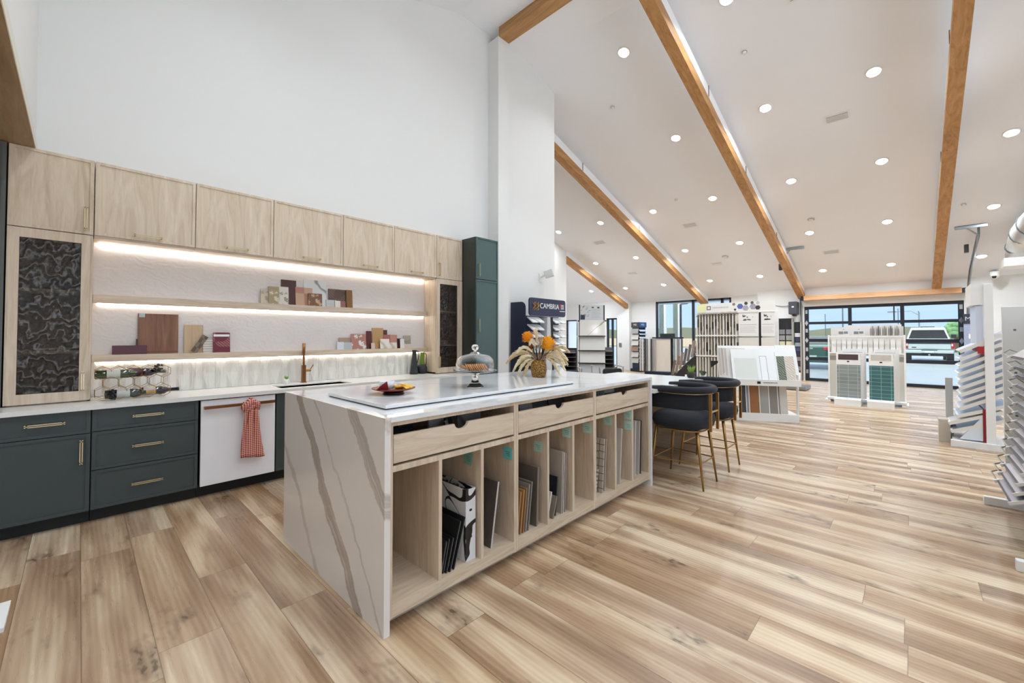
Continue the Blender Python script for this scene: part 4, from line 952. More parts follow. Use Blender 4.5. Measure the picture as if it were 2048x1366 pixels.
for i, (dx, dz, dd) in enumerate(specs):
    e = top+R_*dx*.97+D_*dd*1.4+Vector((0, 0, dz-.02)); m1 = top+R_*dx*.6+D_*dd*.8+Vector((0, 0, .13+dz*.6)); bm = bmesh.new(); path = []
    for k in range(15):
        u = k/14; path.append(top*(1-u)**2+m1*2*u*(1-u)+e*u*u)
    tube(bm, path[:6], .002, 5)
    for k in range(4, 15):
        p = path[k]; tn = (path[min(k+1, 14)]-path[k-1]).normalized(); rr = .021*(1-abs(k-9.5)/8)
        for j in range(22):
            v = Vector((random.gauss(0, 1), random.gauss(0, 1), random.gauss(0, 1)-.3)).normalized()
            q = p+v*rr+tn*.014; tube(bm, [p, (p+q)/2+v*.003, q+tn*.012], [.0015, .0042, .0008], 3, cap=False)
    obj('plume', bm, M_PL if i % 3 else M_PL2, t)
bm = bmesh.new()
for k in range(16):
    a = k*.8; v = R_*math.cos(a)+D_*math.sin(a)*.6; p = top+v*.03; q = p+v*.07+Vector((0, 0, .03+.03*(k % 3))); w = Vector((-v.y, v.x, 0))*.02
    m_ = (p+q)/2+Vector((0, 0, .02)); f = [bm.verts.new(x) for x in (p, m_+w, q, m_-w)]; bm.faces.new(f)
o = obj('broad_leaves', bm, mat('8f6a55', .7), t)
bm = bmesh.new()
for k in range(20):
    a = k*.7; v = R_*math.cos(a)+D_*math.sin(a)*.6; p = top+v*.01; tube(bm, [p, p+v*.03+Vector((0, 0, .07)), p+v*.05+Vector((0, 0, .13+.01*(k % 4)))], [.003, .005, .001], 5)
obj('dark_greenery', bm, mat('23301f', .7), t)
# ================================================================ SEATING COUNTER AND STOOLS
t = thing('seating_counter', 'lower white counter with oak end base behind the bar stools', 'counter', (4.5, 2.4, 0))
obj('top', B(3.775, 5.3, 1.76, 3.0, .865, .90), M_QUARTZP, t)
obj('end_base', B(5.16, 5.27, 1.87, 2.95, 0, .865), M_CABY, t)
obj('back_base', B(3.78, 5.16, 2.55, 2.63, 0, .865), M_CABX, t)
t = thing('grass_pot', 'spiky green grass plant in a pot on the seating counter', 'plant', (5.2, 1.95, .9))
obj('pot', lathe(bmesh.new(), [(0, 0), (.04, 0), (.05, .07), (.045, .07), (.03, .01)], 20, (5.2, 1.95, .9)), mat('2f3130', .5), t, smooth=True)
bm = bmesh.new(); random.seed(9)
for k in range(70):
    a = random.random()*6.28; r = .03*random.random(); p = Vector((5.2+r*math.cos(a), 1.95+r*math.sin(a), .96)); l = .04+.06*random.random()
    q = p+Vector((math.cos(a)*l*.4, math.sin(a)*l*.4, l)); tube(bm, [p, (p+q)/2+Vector((0, 0, .01)), q], [.0022, .0022, .0004], 4, cap=False)
obj('blades', bm, mat('9dbb53', .6), t)
t = thing('leafy_pot', 'small dark leafy plant beside the spiky grass pot', 'plant', (5.24, 1.82, .9))
obj('pot', lathe(bmesh.new(), [(0, 0), (.025, 0), (.03, .035), (.026, .035), (.02, .01)], 18, (5.24, 1.82, .9)), M_WHITE, t, smooth=True)
bm = bmesh.new()
for k in range(22):
    a = k*2.4; r = .035*((k % 5)/5+.2); bmesh.ops.create_uvsphere(bm, u_segments=6, v_segments=4, radius=.011, matrix=Matrix.Translation((5.24+r*math.cos(a), 1.82+r*math.sin(a), .945+.012*(k % 4))))
obj('leaves', bm, mat('40583a', .6), t)
def stool(cx, cy, lab):
    t = thing('bar_stool', lab, 'bar stool', (cx, cy, 0), group='dark blue barrel back bar stools')
    def sq(a, rx, ry, e=3.2):
        c_, s_ = math.cos(a), math.sin(a); return (math.copysign(abs(c_)**(2/e), c_)*rx, math.copysign(abs(s_)**(2/e), s_)*ry)
    bm = bmesh.new(); prof = [(.0, .535), (.80, .535), (.95, .552), (1.0, .60), (.97, .645), (.85, .672), (.5, .682), (0, .685)]; rings = []
    for f, z in prof:
        rings.append([bm.verts.new((cx+sq(2*PI*k/40, .27*f, .262*f)[0], cy+.01+sq(2*PI*k/40, .27*f, .262*f)[1], z)) for k in range(40)] if f > 0 else [bm.verts.new((cx, cy+.01, z))])
    for A, C_ in zip(rings, rings[1:]):
        for k in range(40):
            k2 = (k+1) % 40
            if len(A) == 1: bm.faces.new([A[0], C_[k2], C_[k]])
            elif len(C_) == 1: bm.faces.new([A[k], A[k2], C_[0]])
            else: bm.faces.new([A[k], A[k2], C_[k2], C_[k]])
    obj('seat_cushion', bm, M_FAB, t, smooth=True)
    obj('seat_ring', tube(bmesh.new(), [(cx+sq(2*PI*k/40, .235, .228)[0], cy+.01+sq(2*PI*k/40, .235, .228)[1], .53) for k in range(40)], .009, 8, closed=True), M_GOLD2, t, smooth=True)
    U = lambda z, o=0.: [(cx-.235-o, cy+.25, z), (cx-.24-o, cy+.12, z), (cx-.245-o, cy-.02, z)]+[(cx+(-.245-o)*math.cos(k*PI/10), cy-.04-(.22+o)*math.sin(k*PI/10), z) for k in range(1, 10)]+[(cx+.245+o, cy-.02, z), (cx+.24+o, cy+.12, z), (cx+.235+o, cy+.25, z)]
    pts = U(.905); r = [.022]+[.034]*(len(pts)-2)+[.022]
    obj('padded_rail', tube(bmesh.new(), pts, r, 14), M_FAB, t, smooth=True)
    bm = bmesh.new(); a, b = U(.72, -.012), U(.88, -.012); a2, b2 = U(.72, -.047), U(.88, -.047)
    for k in range(len(a)-1):
        for P_, Q_ in ((a, b), (a2, b2)):
            bm.faces.new([bm.verts.new(v) for v in (P_[k], P_[k+1], Q_[k+1], Q_[k])])
        bm.faces.new([bm.verts.new(v) for v in (a[k], a[k+1], a2[k+1], a2[k])]); bm.faces.new([bm.verts.new(v) for v in (b[k], b[k+1], b2[k+1], b2[k])])
    for k in (0, len(a)-1): bm.faces.new([bm.verts.new(v) for v in (a[k], b[k], b2[k], a2[k])])
    bmesh.ops.remove_doubles(bm, verts=bm.verts, dist=.0005)
    obj('back_pad', bm, M_FAB, t, smooth=True, bev=.01)
    obj('rail_trim', tube(bmesh.new(), U(.873, .004), .006, 6), M_GOLD, t)
    for sx in (-1, 1):
        fr_ = obj('back_frame', B(cx+sx*.095-.011, cx+sx*.095+.011, cy-.285, cy-.262, .53, .872), M_GOLD2, t)
    obj('back_crossbar', B(cx-.095, cx+.095, cy-.282, cy-.268, .70, .715), M_GOLD, t)
    legs = {}
    for nm, (tx, ty, bx, by) in {'a': (-.15, -.17, -.18, -.235), 'b': (.15, -.17, .18, -.235), 'c': (-.2, .19, -.255, .25), 'd': (.2, .19, .255, .25)}.items():
        obj('leg', tube(bmesh.new(), [(cx+tx, cy+ty, .535), (cx+bx, cy+by, 0)], [.016, .008], 12), M_GOLD2, t, smooth=True); legs[nm] = lambda z, tx=tx, ty=ty, bx=bx, by=by: (cx+bx+(tx-bx)*z/.535, cy+by+(ty-by)*z/.535, z)
    for p, q, z in (('a', 'b', .235), ('c', 'd', .235), ('a', 'c', .235), ('b', 'd', .235)):
        obj('stretcher', tube(bmesh.new(), [legs[p](z), legs[q](z)], .006, 8), M_GOLD2, t)
    return t
st = stool(4.115, 1.61, 'dark blue upholstered bar stool with gold legs nearest the island')
dup(st, (4.85, 1.61, 0), label='dark blue upholstered bar stool with gold legs farther from the island')
WORLD, EXPO = 3.0, 0.56
# ================================================================ SHOWROOM DISPLAYS
def board(D, x, y, z, w, h, th, m, lab, grp=None, tilt=0., name='sample_board', cat='sample board', yaw=0., roll=0.):
    """separate sample board set on display D, given in D's own frame (x right, y inwards, z up)"""
    o = obj(name, B(-w/2, w/2, -th/2, th/2, 0, h), m, world=False); W = wm(D)
    o.location = W @ Vector((x, y, z)); o.rotation_euler = (-tilt, roll, D.rotation_euler.z+yaw); return tag(o, lab, cat, grp)
def P_(D, name, bm, m, **k): return obj(name, bm, m, D, world=False, **k)
def face(D, x, y, z): return face_mat((x, y, z), (1, 0, 0), (0, -1, 0))
# --- navy slab sample display against the wall
D = thing('sample_display', 'navy slab sample display lettered CAMBRIA by the wall end', 'display stand', (5.13, 4.55, 0), 0.)
M_NAVYP = mat('2a3350', .45)
P_(D, 'side_panel', prism(bmesh.new(), rrect(.0, .34, 0, 1.99, .10, 6, (0, 1, 0, 0)), -.012, .0, 'X', Matrix.Translation((0, .06, 0)) @ Matrix.Rotation(0, 4, 'Z')), M_NAVY, )
P_(D, 'back_panel', B(0, .97, .12, .15, 0, 1.76), M_NAVY)
P_(D, 'base', B(0, .97, -.1, .3, 0, .12), M_NAVY)
hd = P_(D, 'header_sign', prism(bmesh.new(), rrect(-.005, .975, 1.755, 2.055, .05, 6), -.03, 0, 'Y'), M_NAVYP)
text('lettering', 'CAMBRIA', .125, M_WHITE, hd, face_mat((.52, -.032, 1.925), (1, 0, 0), (0, -1, 0)))
bm = bmesh.new(); random.seed(3)
for k in range(2):
    cx_ = .115+.085*k
    tube(bm, [(cx_-.02, -.034, 1.85), (cx_+.015, -.034, 1.87), (cx_-.01, -.034, 1.90), (cx_+.02, -.034, 1.93), (cx_-.005, -.034, 1.965), (cx_+.02, -.034, 1.99)], [.006, .014, .012, .016, .013, .005], 6)
    tube(bm, [(cx_, -.034, 1.93), (cx_-.045, -.034, 1.96), (cx_-.05, -.034, 1.99)], [.012, .009, .003], 6); tube(bm, [(cx_, -.034, 1.89), (cx_-.045, -.034, 1.88), (cx_-.05, -.034, 1.845)], [.01, .008, .003], 6)
P_(hd, 'gold_emblem', bm, M_GOLD2)
bm = bmesh.new()
for k in range(4): box(bm, .835, .925, -.032, -.031, 1.895+k*.022, 1.905+k*.022)
box(bm, .80, .955, -.032, -.031, 1.85, 1.862); P_(hd, 'flag_stripes', bm, M_WHITE); P_(hd, 'flag_corner', B(.80, .85, -.032, -.031, 1.92, 1.98), mat('b8323a', .5))
P_(D, 'centre_fin', prism(bmesh.new(), [(.36, .3), (.57, .3), (.50, 1.74), (.42, 1.74)], -.06, .1, 'Y'), mat('c9cbd0', .4))
P_(D, 'dark_fin', prism(bmesh.new(), [(.52, .3), (.66, .3), (.62, 1.74), (.54, 1.74)], -.02, .1, 'Y'), M_BLACK)
for c_, nm in ((.19, 'left'), (.80, 'right')):
    for k in range(9):
        board(D, c_, -.06, 1.64-.125*k, .30, .16, .018, pat('vein', 'e4e6e8', ['9aa0a6', 'b5b2ac', '8d9298'][k % 3]), '%s slab sample from the top in the %s column of the navy display' % (ORD[k], nm), 'slab samples on the navy display', .95)
# --- white slab rack facing the camera
n_ = math.atan2(-8.97, 5.82); D = thing('slab_rack', 'black framed rack of stacked white slabs under a picture board', 'display stand', (8.97, 5.82, 0), math.atan2(-8.97/10.69, 5.82/10.69))
P_(D, 'post', B(-.32, -.29, .02, .05, 0, 2.22), M_BLACK); P_(D, 'post', B(.29, .32, .02, .05, 0, 2.2), M_BLACK)
P_(D, 'cross_bar', B(-.35, .36, -.02, .03, 1.79, 1.82), M_BLACK); P_(D, 'base', B(-.36, .36, -.2, .45, 0, .08), M_BLACK)
hd = P_(D, 'picture_board', B(-.29, .29, .0, .012, 1.83, 2.2), mat('dfe3e6', .4))
bm = bmesh.new(); random.seed(5)
for k in range(14):
    x = -.27+.2*random.random(); z = 1.88+.28*random.random(); tube(bm, [(x, -.003, z), (x+.06*random.random(), -.003, z+.05*random.random())], .004, 4)
box(bm, -.28, -.17, -.002, 0, 1.84, 1.96); box(bm, .0, .05, -.002, 0, 2.13, 2.16); box(bm, .14, .19, -.002, 0, 2.12, 2.16); P_(hd, 'sketch_print', bm, mat('3e4a55', .6))
bm = bmesh.new()
for k in range(7): box(bm, .0, .22-.02*(k % 3), -.002, 0, 2.09-.035*k, 2.096-.035*k)
P_(hd, 'print_lines', bm, mat('a8adb2', .6))
MWS = mat('e6e7e4', .12)
def goldvein():
    n = N('white_slab_gold_vein'); v = n.obj(); x, y, z = n.sep(v); d = n.math('ADD', n.math('SUBTRACT', x, n.math('MULTIPLY', z, 1.1)), n.math('MULTIPLY', n.math('SUBTRACT', n.noise(v, 6, 3), .5), .12))
    k = n.math('LESS_THAN', n.math('ABSOLUTE', n.math('ADD', d, .12)), n.math('ADD', .006, n.math('MULTIPLY', z, .06))); n.base(n.mix(k, lin('e6e3dc'), lin('b7a685'))); n.p(Roughness=.12); return n.m
for k, (z, h, m, lab) in enumerate(((1.43, .40, goldvein(), 'white slab with a gold diagonal vein at the top of the black framed rack'), (1.07, .37, MWS, 'plain white slab second from the top of the black framed rack'), (.76, .37, MWS, 'plain white slab third from the top of the black framed rack'), (.46, .34, mat('b9bec2', .15), 'grey slab at the bottom of the black framed rack'))):
    board(D, .01, -.16-.02*k, z, .62, h, .02, m, lab, 'slabs on the black framed rack', .28, 'stone_slab', 'stone slab')
    P_(D, 'support_arm', B(-.34, .34, -.18-.02*k, .02, z-.02, z-.005), M_BLACK)
    P_(D, 'side_wing', prism(bmesh.new(), [(-.10, z), (.14, z), (.04, z+.33)], -.38, -.36, 'X'), mat('7e8286', .4))
# --- black tray racks on both sides of it
for (cx_, cy_), lab in (((9.55, 7.05), 'black rack of dark trays left of the white slab rack'), ((11.4, 6.95), 'black stepped rack of dark trays right of the white slab rack')):
    D = thing('tray_rack', lab, 'display stand', (cx_, cy_, 0), math.atan2(-cx_, cy_))
    P_(D, 'frame', B(-.3, .3, .25, .3, 0, 1.08 if cx_ < 10 else .98), M_BLACK); P_(D, 'base', B(-.3, .3, -.15, .3, 0, .06), M_BLACK)
    for k in range(7):
        o = board(D, 0, .02-.03*k, .94-.125*k, .54, .3, .016, mat('1d1f24', .2), '%s dark tray down in the %s' % (ORD[k], lab.replace('rack of dark trays', 'rack')), 'dark trays of the black racks', 1.15, 'sample_tray', 'sample tray')
        obj('chrome_lip', B(-.27, .27, -.012, -.008, 0, .02), M_CHROME, o, world=False)
# --- office chairs behind the island
def office_chair(x, y, rz, lab):
    t = thing('office_chair', lab, 'chair', (x, y, 0), rz)
    bm = bmesh.new()
    for k in range(5): a = k*2*PI/5; tube(bm, [(0, 0, .1), (.28*math.cos(a), .28*math.sin(a), .06)], .018, 6)
    P_(t, 'star_base', bm, M_CHROME); P_(t, 'stem', tube(bmesh.new(), [(0, 0, .1), (0, 0, .45)], .025, 10), M_CHROME)
    P_(t, 'seat', prism(bmesh.new(), rrect(-.24, .24, -.24, .24, .06), .46, .53, 'Z'), M_BLACK, bev=.015)
    P_(t, 'backrest', prism(bmesh.new(), rrect(-.22, .22, .50, .74, .06), .22, .26, 'Y'), M_BLACK, bev=.012)
    for s in (-1, 1): P_(t, 'armrest', tube(bmesh.new(), [(s*.26, .2, .47), (s*.28, .2, .76), (s*.28, -.16, .78), (s*.26, -.18, .47)], .016, 6), M_CHROME)
    return t
office_chair(6.9, 5.1, 2.4, 'black office chair with chrome arms, its arm seen just behind the island end')
office_chair(7.9, 4.75, 2.6, 'black office chair with chrome arms right of the other office chair')
# --- square sample tower against the far wall
D = thing('sample_tower', 'square black and blue sample tower lettered MSI by the far wall', 'display stand', (15.75, 7.98, 0), -math.radians(108))
h = .21
P_(D, 'core', B(-h+.03, h-.03, -h+.03, h-.03, .12, 1.78), M_NAVY); P_(D, 'base', B(-h-.03, h+.03, -h-.03, h+.03, 0, .12), M_BLACK)
hd = P_(D, 'black_header', B(-h, h, -h, -h+.02, 1.78, 1.99), mat('26222b', .5)); text('lettering', 'MSI', .12, mat('d9c6b0', .5), hd, face_mat((0, -h-.002, 1.885), (1, 0, 0), (0, -1, 0)))
hd = P_(D, 'blue_header', B(h-.02, h, -h+.02, h, 1.78, 1.99), mat('2f5f90', .5)); text('lettering', 'MSI', .12, mat('c9d9e6', .5), hd, face_mat((h+.002, 0, 1.885), (0, 1, 0), (1, 0, 0)))
cols7 = ['5f6068', 'd0cdc4', 'd9d5cc', '9c6b42', 'c9c5b8', 'b4b5a8']
for k in range(6):
    board(D, 0, -h-.03, 1.53-.235*k, .38, .2, .015, pat('noise', cols7[k], '8a7a68' if k == 3 else 'b9b5aa', 30), '%s tile from the top on the left face of the square sample tower' % ORD[k], 'tiles on the sample tower', .18)
for k in range(10):
    o = board(D, h+.05, 0, 1.62-.14*k, .36, .14, .012, mat(['c9d6ea', 'aebfd8', 'dfe6ef'][k % 3], .3), '%s tray from the top on the right face of the square sample tower' % ORD[k], 'trays on the sample tower', .9, yaw=PI/2)
# --- turning slab display
D = thing('slab_display', 'low black display holding upright stone slabs in front of the wall window', 'display stand', (14.75, 6.55, 0), math.atan2(-14.75, 6.55))
P_(D, 'base', B(-.62, .72, -.3, .3, .04, .14), M_NAVY); P_(D, 'feet', B(-.75, .2, -.4, -.3, 0, .05), M_BLACK); P_(D, 'centre_post', B(.27, .36, -.1, .0, .14, 1.38), M_BLACK)
P_(D, 'top_rail', B(-.35, .70, -.32, -.27, 1.34, 1.39), M_NAVY); P_(D, 'top_tray', B(-.08, .42, -.25, .15, 1.39, 1.52), mat('23282b', .5))
for k, (x, c) in enumerate(((-.76, 'b9b6b2'), (-.68, 'cfcdc8'), (-.60, '3a3c44'), (-.53, '7d7b78'), (-.46, 'd6d5d2'), (-.38, '3a3c44'), (-.32, '8d8a86'), (-.25, 'a09a92'))):
    board(D, x, -.15, .17, .055, 1.16, .42, mat(c, .35), '%s upright slab from the left on the low black slab display' % ORD[k], 'upright slabs of the black slab display', 0, 'stone_slab', 'stone slab')
board(D, .02, -.30, .17, .50, 1.17, .02, pat('noise', 'd8d1c6', 'cfc6b8', 6), 'large beige slab at the front of the black slab display', None, .02, 'stone_slab', 'stone slab')
for k, (x, c) in enumerate(((.45, 'd9d7d3'), (.53, '8f8d8b'), (.59, 'cfd0d2'), (.65, '55565a'))): board(D, x, -.15, .45, .05, .88, .3, mat(c, .35), '%s narrow slab right of the black post on the slab display' % ORD[k], 'right hand slabs of the black slab display', 0, 'stone_slab', 'stone slab')
# --- rising fan of wood planks
D = thing('plank_display', 'dark sloping display with a rising row of wood planks', 'display stand', (13.9, 5.45, 0), math.atan2(-13.9, 5.45))
P_(D, 'body', prism(bmesh.new(), [(-.38, 0), (.50, 0), (.50, .95), (.30, .75), (.0, .45)], -.05, .35, 'Y'), mat('1d1d20', .5))
P_(D, 'printed_mark', B(.03, .09, -.055, -.051, .08, .16), M_WHITE)
for k in range(7):
    board(D, -.36+.12*k, -.08-.004*k, .08+.13*k, .085, .56, .012, wood('plank_%d' % k, ['6d5f55', '857769', '8e8073', '5c544d', '6a6058', '94867a', '7d625c'][k], '4c4540', '958a7e', 'Z'), '%s leaning wood plank from the left on the dark sloping display' % ORD[k], 'planks on the dark sloping display', .0, 'wood_plank', 'wood plank', roll=.16)
# --- tall white shelving with wing panels
D = thing('tile_shelving', 'tall white tile shelving with wing panels under a logo header', 'display stand', (12.0, 4.36, 0), -PI/2)
P_(D, 'frame', B(0, 1.94, .25, .3, 0, 2.05), M_WHITE); 
for z in (2.03, 1.42, .86, .12): P_(D, 'rail', B(0, 1.08, -.02, .25, z, z+.035), M_WHITE)
P_(D, 'base', B(0, 1.94, -.05, .3, 0, .12), M_WHITE)
hd = P_(D, 'header_board', B(.06, 1.94, -.06, -.03, 2.07, 2.31), mat('ebeae6', .5))
P_(hd, 'yellow_block', B(.07, .30, -.063, -.06, 2.075, 2.305), mat('e6e9b8', .5))
bm = bmesh.new(); 
for a in ((.32, .42, 2.14, 2.155), (.32, .42, 2.225, 2.24), (.32, .335, 2.155, 2.225), (.405, .42, 2.155, 2.225)): box(bm, a[0], a[1], -.065, -.06, a[2], a[3])
P_(hd, 'square_logo', bm, mat('5a4a2a', .5))
text('lettering', 'HARDSURFACES', .055, mat('b4b4b2', .5), hd, face_mat((.67, -.062, 2.19), (1, 0, 0), (0, -1, 0)))
def hexgon(cx_, cz_, r, m):
    P_(hd, 'hexagon_print', prism(bmesh.new(), [(cx_+r*math.cos(k*PI/3), cz_+r*math.sin(k*PI/3)) for k in range(6)], -.064, -.06, 'Y'), m)
for a in ((1.15, 2.20, .075, mat('5c6cb0', .5)), (1.28, 2.15, .075, pat('noise', 'c3c3c8', '8d8d96', 60)), (1.45, 2.18, .08, pat('noise', '5c5a72', 'c9c9d0', 30)), (1.29, 2.27, .045, mat('4a4a44', .5)), (1.43, 2.28, .04, mat('5b5f50', .5)), (1.56, 2.15, .06, mat('3c3c40', .5)), (1.03, 2.12, .03, mat('2a2a2a', .5)), (1.0, 2.26, .04, mat('8a7f70', .5)), (1.56, 2.27, .045, mat('c9c4c0', .5))): hexgon(*a)
random.seed(11)
for r_, (zb, hh) in enumerate(((1.455, .56), (.895, .52), (.16, .68))):
    for k in range(14):
        x = .03+k*.077
        o = board(D, x, .10, zb, .022, hh, .24, mat(['efeeea', 'e4dfd6', 'd9d2c6'][k % 3], .5), '%s wing panel from the left in the %s tier of the tall white shelving' % (ORD[k], ['top', 'middle', 'bottom'][r_]), 'wing panels of the tall white shelving', 0, 'wing_panel', 'display panel')
        if r_ < 2:
            bm = bmesh.new(); c0 = random.choice(['8f887c', 'b9afa0', '2b2a2c', '6e675e', 'c9bfae', '4a4644'])
            z0 = random.uniform(.02, .25); box(bm, .012, .03, -.10, .1, z0, z0+random.uniform(.1, .25)); obj('mounted_tile', bm, mat(c0, .4), o, world=False)
            obj('edge_tag', B(-.014, .016, -.123, -.12, hh-.05, hh-.02), mat('8d8b88', .5), o, world=False)
for x0, x1, nm in ((1.10, 1.56, 'left'), (1.62, 1.92, 'right')):
    o = board(D, (x0+x1)/2, -.02, 1.42, x1-x0, .62, .02, mat('e9e8e5', .5), '%s printed information panel at the top of the tall white shelving' % nm, 'panels at the right of the tall white shelving', 0, 'information_panel', 'sign')
    w = x1-x0; bm = bmesh.new()
    for k in range(5): box(bm, -w*.42, w*(.42-.06*(k % 3)), -.012, -.01, .10+.035*k, .104+.035*k)
    box(bm, -w*.42, w*.42, -.012, -.01, .295, .302); obj('print_lines', bm, mat('8f8f90', .5), o, world=False)
    bm = bmesh.new(); random.seed(21)
    for k in range(10): 
        x = random.uniform(-.4, .3)*w; z = random.uniform(.40, .54); box(bm, x, x+.06*random.random()+.01, -.012, -.01, z, z+.04*random.random()+.008)
    obj('sketch_print', bm, mat('5f6266', .5), o, world=False)
    board(D, (x0+x1)/2, -.02, .86, w, .52, .02, mat('dfdbd3', .5), '%s plain tile panel in the middle of the tall white shelving' % nm, 'panels at the right of the tall white shelving', 0, 'tile_sheet', 'display panel')
    board(D, (x0+x1)/2, -.02, .16, w, .64, .02, mat('d6d0c6', .5), '%s plain tile panel at the bottom of the tall white shelving' % nm, 'panels at the right of the tall white shelving', 0, 'tile_sheet', 'display panel')
P_(D, 'dark_gap', B(1.565, 1.615, .0, .1, .12, 2.03), M_BLACK)
# --- two tier white tile stand in front
D = thing('tile_stand', 'two tier white tile stand with leaning boards behind the bar stools', 'display stand', (7.60, 2.30, 0), -math.radians(61.7))
W_ = 1.10
P_(D, 'base', B(0, W_, -.02, .42, 0, .13), M_WHITE, bev=.004)
P_(D, 'side_post', B(W_-.02, W_, -.01, .05, .13, .78), M_WHITE); P_(D, 'side_post', B(0, .02, -.01, .05, .13, .78), M_WHITE)
led = P_(D, 'upper_ledge', B(-.02, W_, -.10, .40, .62, .66), M_WHITE); P_(D, 'ledge_lip', B(-.02, W_, -.11, -.095, .60, .70), M_WHITE)
P_(D, 'back_frame', prism(bmesh.new(), [(.30, .66), (.33, .66), (.56, 1.24), (.53, 1.24)], .0, .95, 'X'), M_WHITE)
bm = bmesh.new(); box(bm, .47, .52, -.113, -.11, .63, .67); text('lettering', 'HARDSURFACES', .028, M_BLACK, D, face_mat((.66, -.112, .65), (1, 0, 0), (0, -1, 0)), depth=.0006)
P_(D, 'square_logo', bm, M_BLACK)
TL = .38
GB = 'boards on the two tier white stand'
for k in range(7): board(D, .10+.02*k, .12-.018*k, .665, .30, .58, .012, mat(['e2dcd6', 'cfc4ba', 'dad7d3', 'c4b6ab'][k % 4], .5), '%s overlapping pale board at the left of the upper tier of the white stand' % ORD[k], GB, TL)
o = board(D, .34, -.04, .665, .42, .56, .012, mat('e9ebea', .4), 'large white framed board at the left of the upper tier', GB, TL); obj('framed_field', B(-.17, .17, -.0075, -.006, .04, .40), mat('d6dbd5', .4), o, world=False)
o = board(D, .66, -.04, .665, .34, .58, .012, mat('edf0f2', .4), 'white board with a narrow grey outline in the middle of the upper tier', GB, TL)
bm = bmesh.new()
for a in ((-.10, -.094, .02, .44), (.0, .006, .02, .44), (-.10, .006, .434, .44)): box(bm, a[0], a[1], -.0075, -.006, a[2], a[3])
obj('outline', bm, mat('9aa0a4', .5), o, world=False)
for k in range(2): board(D, .82+.012*k, -.035+.01*k, .665, .12, .50, .01, mat(['7d817c', 'c9c9c4'][k], .5), '%s narrow strip board left of the green textured tile' % ['grey', 'pale'][k], GB, TL)
def wavy(c1, c2):
    n = N('carved_tile_'+c1); w = n.n('TexWave', {'Vector': n.obj(), 'Scale': 14., 'Distortion': 6., 'Detail': 1.}, wave_type='BANDS', bands_direction='DIAGONAL').outputs['Fac']
    n.base(n.mix(n.ramp(w, [(.3, (1, 1, 1, 1)), (.6, (0, 0, 0, 1))]), lin(c1), lin(c2))); n.p(Roughness=.5); n.bump(w, .5, .006); return n.m
o = board(D, .93, -.05, .665, .27, .52, .012, M_WHITE, 'board with a green carved leaf tile and a cream carved tile', GB, TL)
obj('green_tile', B(-.12, -.005, -.0085, -.006, .02, .44), wavy('7d8576', '4f584c'), o, world=False); obj('cream_tile', B(.0, .13, -.0085, -.006, .02, .44), wavy('d9cfc4', 'c4b7aa'), o, world=False)
o = board(D, .98, .02, .70, .30, .60, .012, M_WHITE, 'white board behind the carved tiles at the right of the upper tier', GB, TL)
lows = [(.30, .10, mat('3a3d42', .5), 'dark grey board at the left of the lower tier'), (.37, .05, mat('8f9196', .4), 'narrow grey strip board in the lower tier'), (.47, .16, pat('rib', 'a9743f', '7a4f28', 120), 'warm brown slatted board in the lower tier'), (.61, .13, pat('rib', 'b3b0aa', '8a8a86', 90), 'grey green striped board in the lower tier'), (.76, .15, mat('8d877f', .6), 'taupe stone board in the lower tier'), (.88, .13, mat('cfccc5', .5), 'pale grey board at the right of the lower tier')]
for x, w, m, lab in lows:
    o = board(D, x, .0, .135, w, .45, .014, m, lab+' of the white stand', GB, .16)
    obj('white_edge', B(-w/2-.012, -w/2, -.008, .008, 0, .45), M_WHITE, o, world=False)
board(D, -.02, -.16, .66, .16, .10, .004, mat('e2e3e4', .5), 'small printed card standing at the left end of the white stand ledge', None, .1, 'printed_card', 'card')
solo('display_bracket', prism(bmesh.new(), [(0, 0), (.16, 0), (.0, -.12)], -.01, .01, 'Y', wm(D) @ Matrix.Translation((-.16, .25, .98))), M_BLACK, 'black triangular bracket at the left of the white stand top', 'bracket')
# --- free standing white frame display with two tile boards
D = thing('bin_display', 'white steel bin display in front of the garage door', 'display stand', (11.55, 1.34, 0), -PI/2)
W_ = 1.26
for x in (0, W_-.03): P_(D, 'upright', B(x, x+.03, 0, .03, 0, 1.44), M_WHITE)
for x in (0, W_-.03): P_(D, 'foot', B(x-.04, x+.06, -.22, .3, 0, .04), M_WHITE)
P_(D, 'shelf_plate', B(0, W_, -.2, .25, .05, .09), M_WHITE)
for z in (1.40, 1.04): P_(D, 'bin_rail', B(.03, W_-.03, 0, .02, z, z+.025), M_WHITE)
hd = P_(D, 'header_board', B(.30, 1.20, .26, .28, 1.42, 1.66), mat('e0dde0', .5))
bm = bmesh.new(); tube(bm, [(.60, .257, 1.55), (.64, .257, 1.60), (.66, .257, 1.58), (.61, .257, 1.53), (.72, .257, 1.57), (.80, .257, 1.58)], .004, 5); P_(hd, 'script_mark', bm, mat('6a6a70', .5))
P_(D, 'bin_back', B(.03, W_-.03, .12, .13, 1.0, 1.40), mat('dad6cd', .5)); P_(D, 'rear_bin_back', B(.03, W_-.03, .235, .245, 1.40, 1.62), mat('dcdad8', .5))
GBN = 'white sample cards in the bin display'
for k in range(13):
    board(D, .10+.088*k, .05, 1.06, .075, .30, .012, mat(['e8e6e0', 'dedbd4', 'eceae6'][k % 3], .5), '%s sample card from the left in the front bin row' % ORD[k], GBN, .12, 'sample_card', 'card')
for k in range(11): board(D, .70+.048*k, .16, 1.43, .014, .20, .12, mat(['e9e7e3', '9a938b', 'dcd7cf', '5f5a57'][k % 4], .5), '%s upright card from the left in the rear bin row' % ORD[k], 'upright cards in the rear bin row', 0, 'sample_card', 'card')
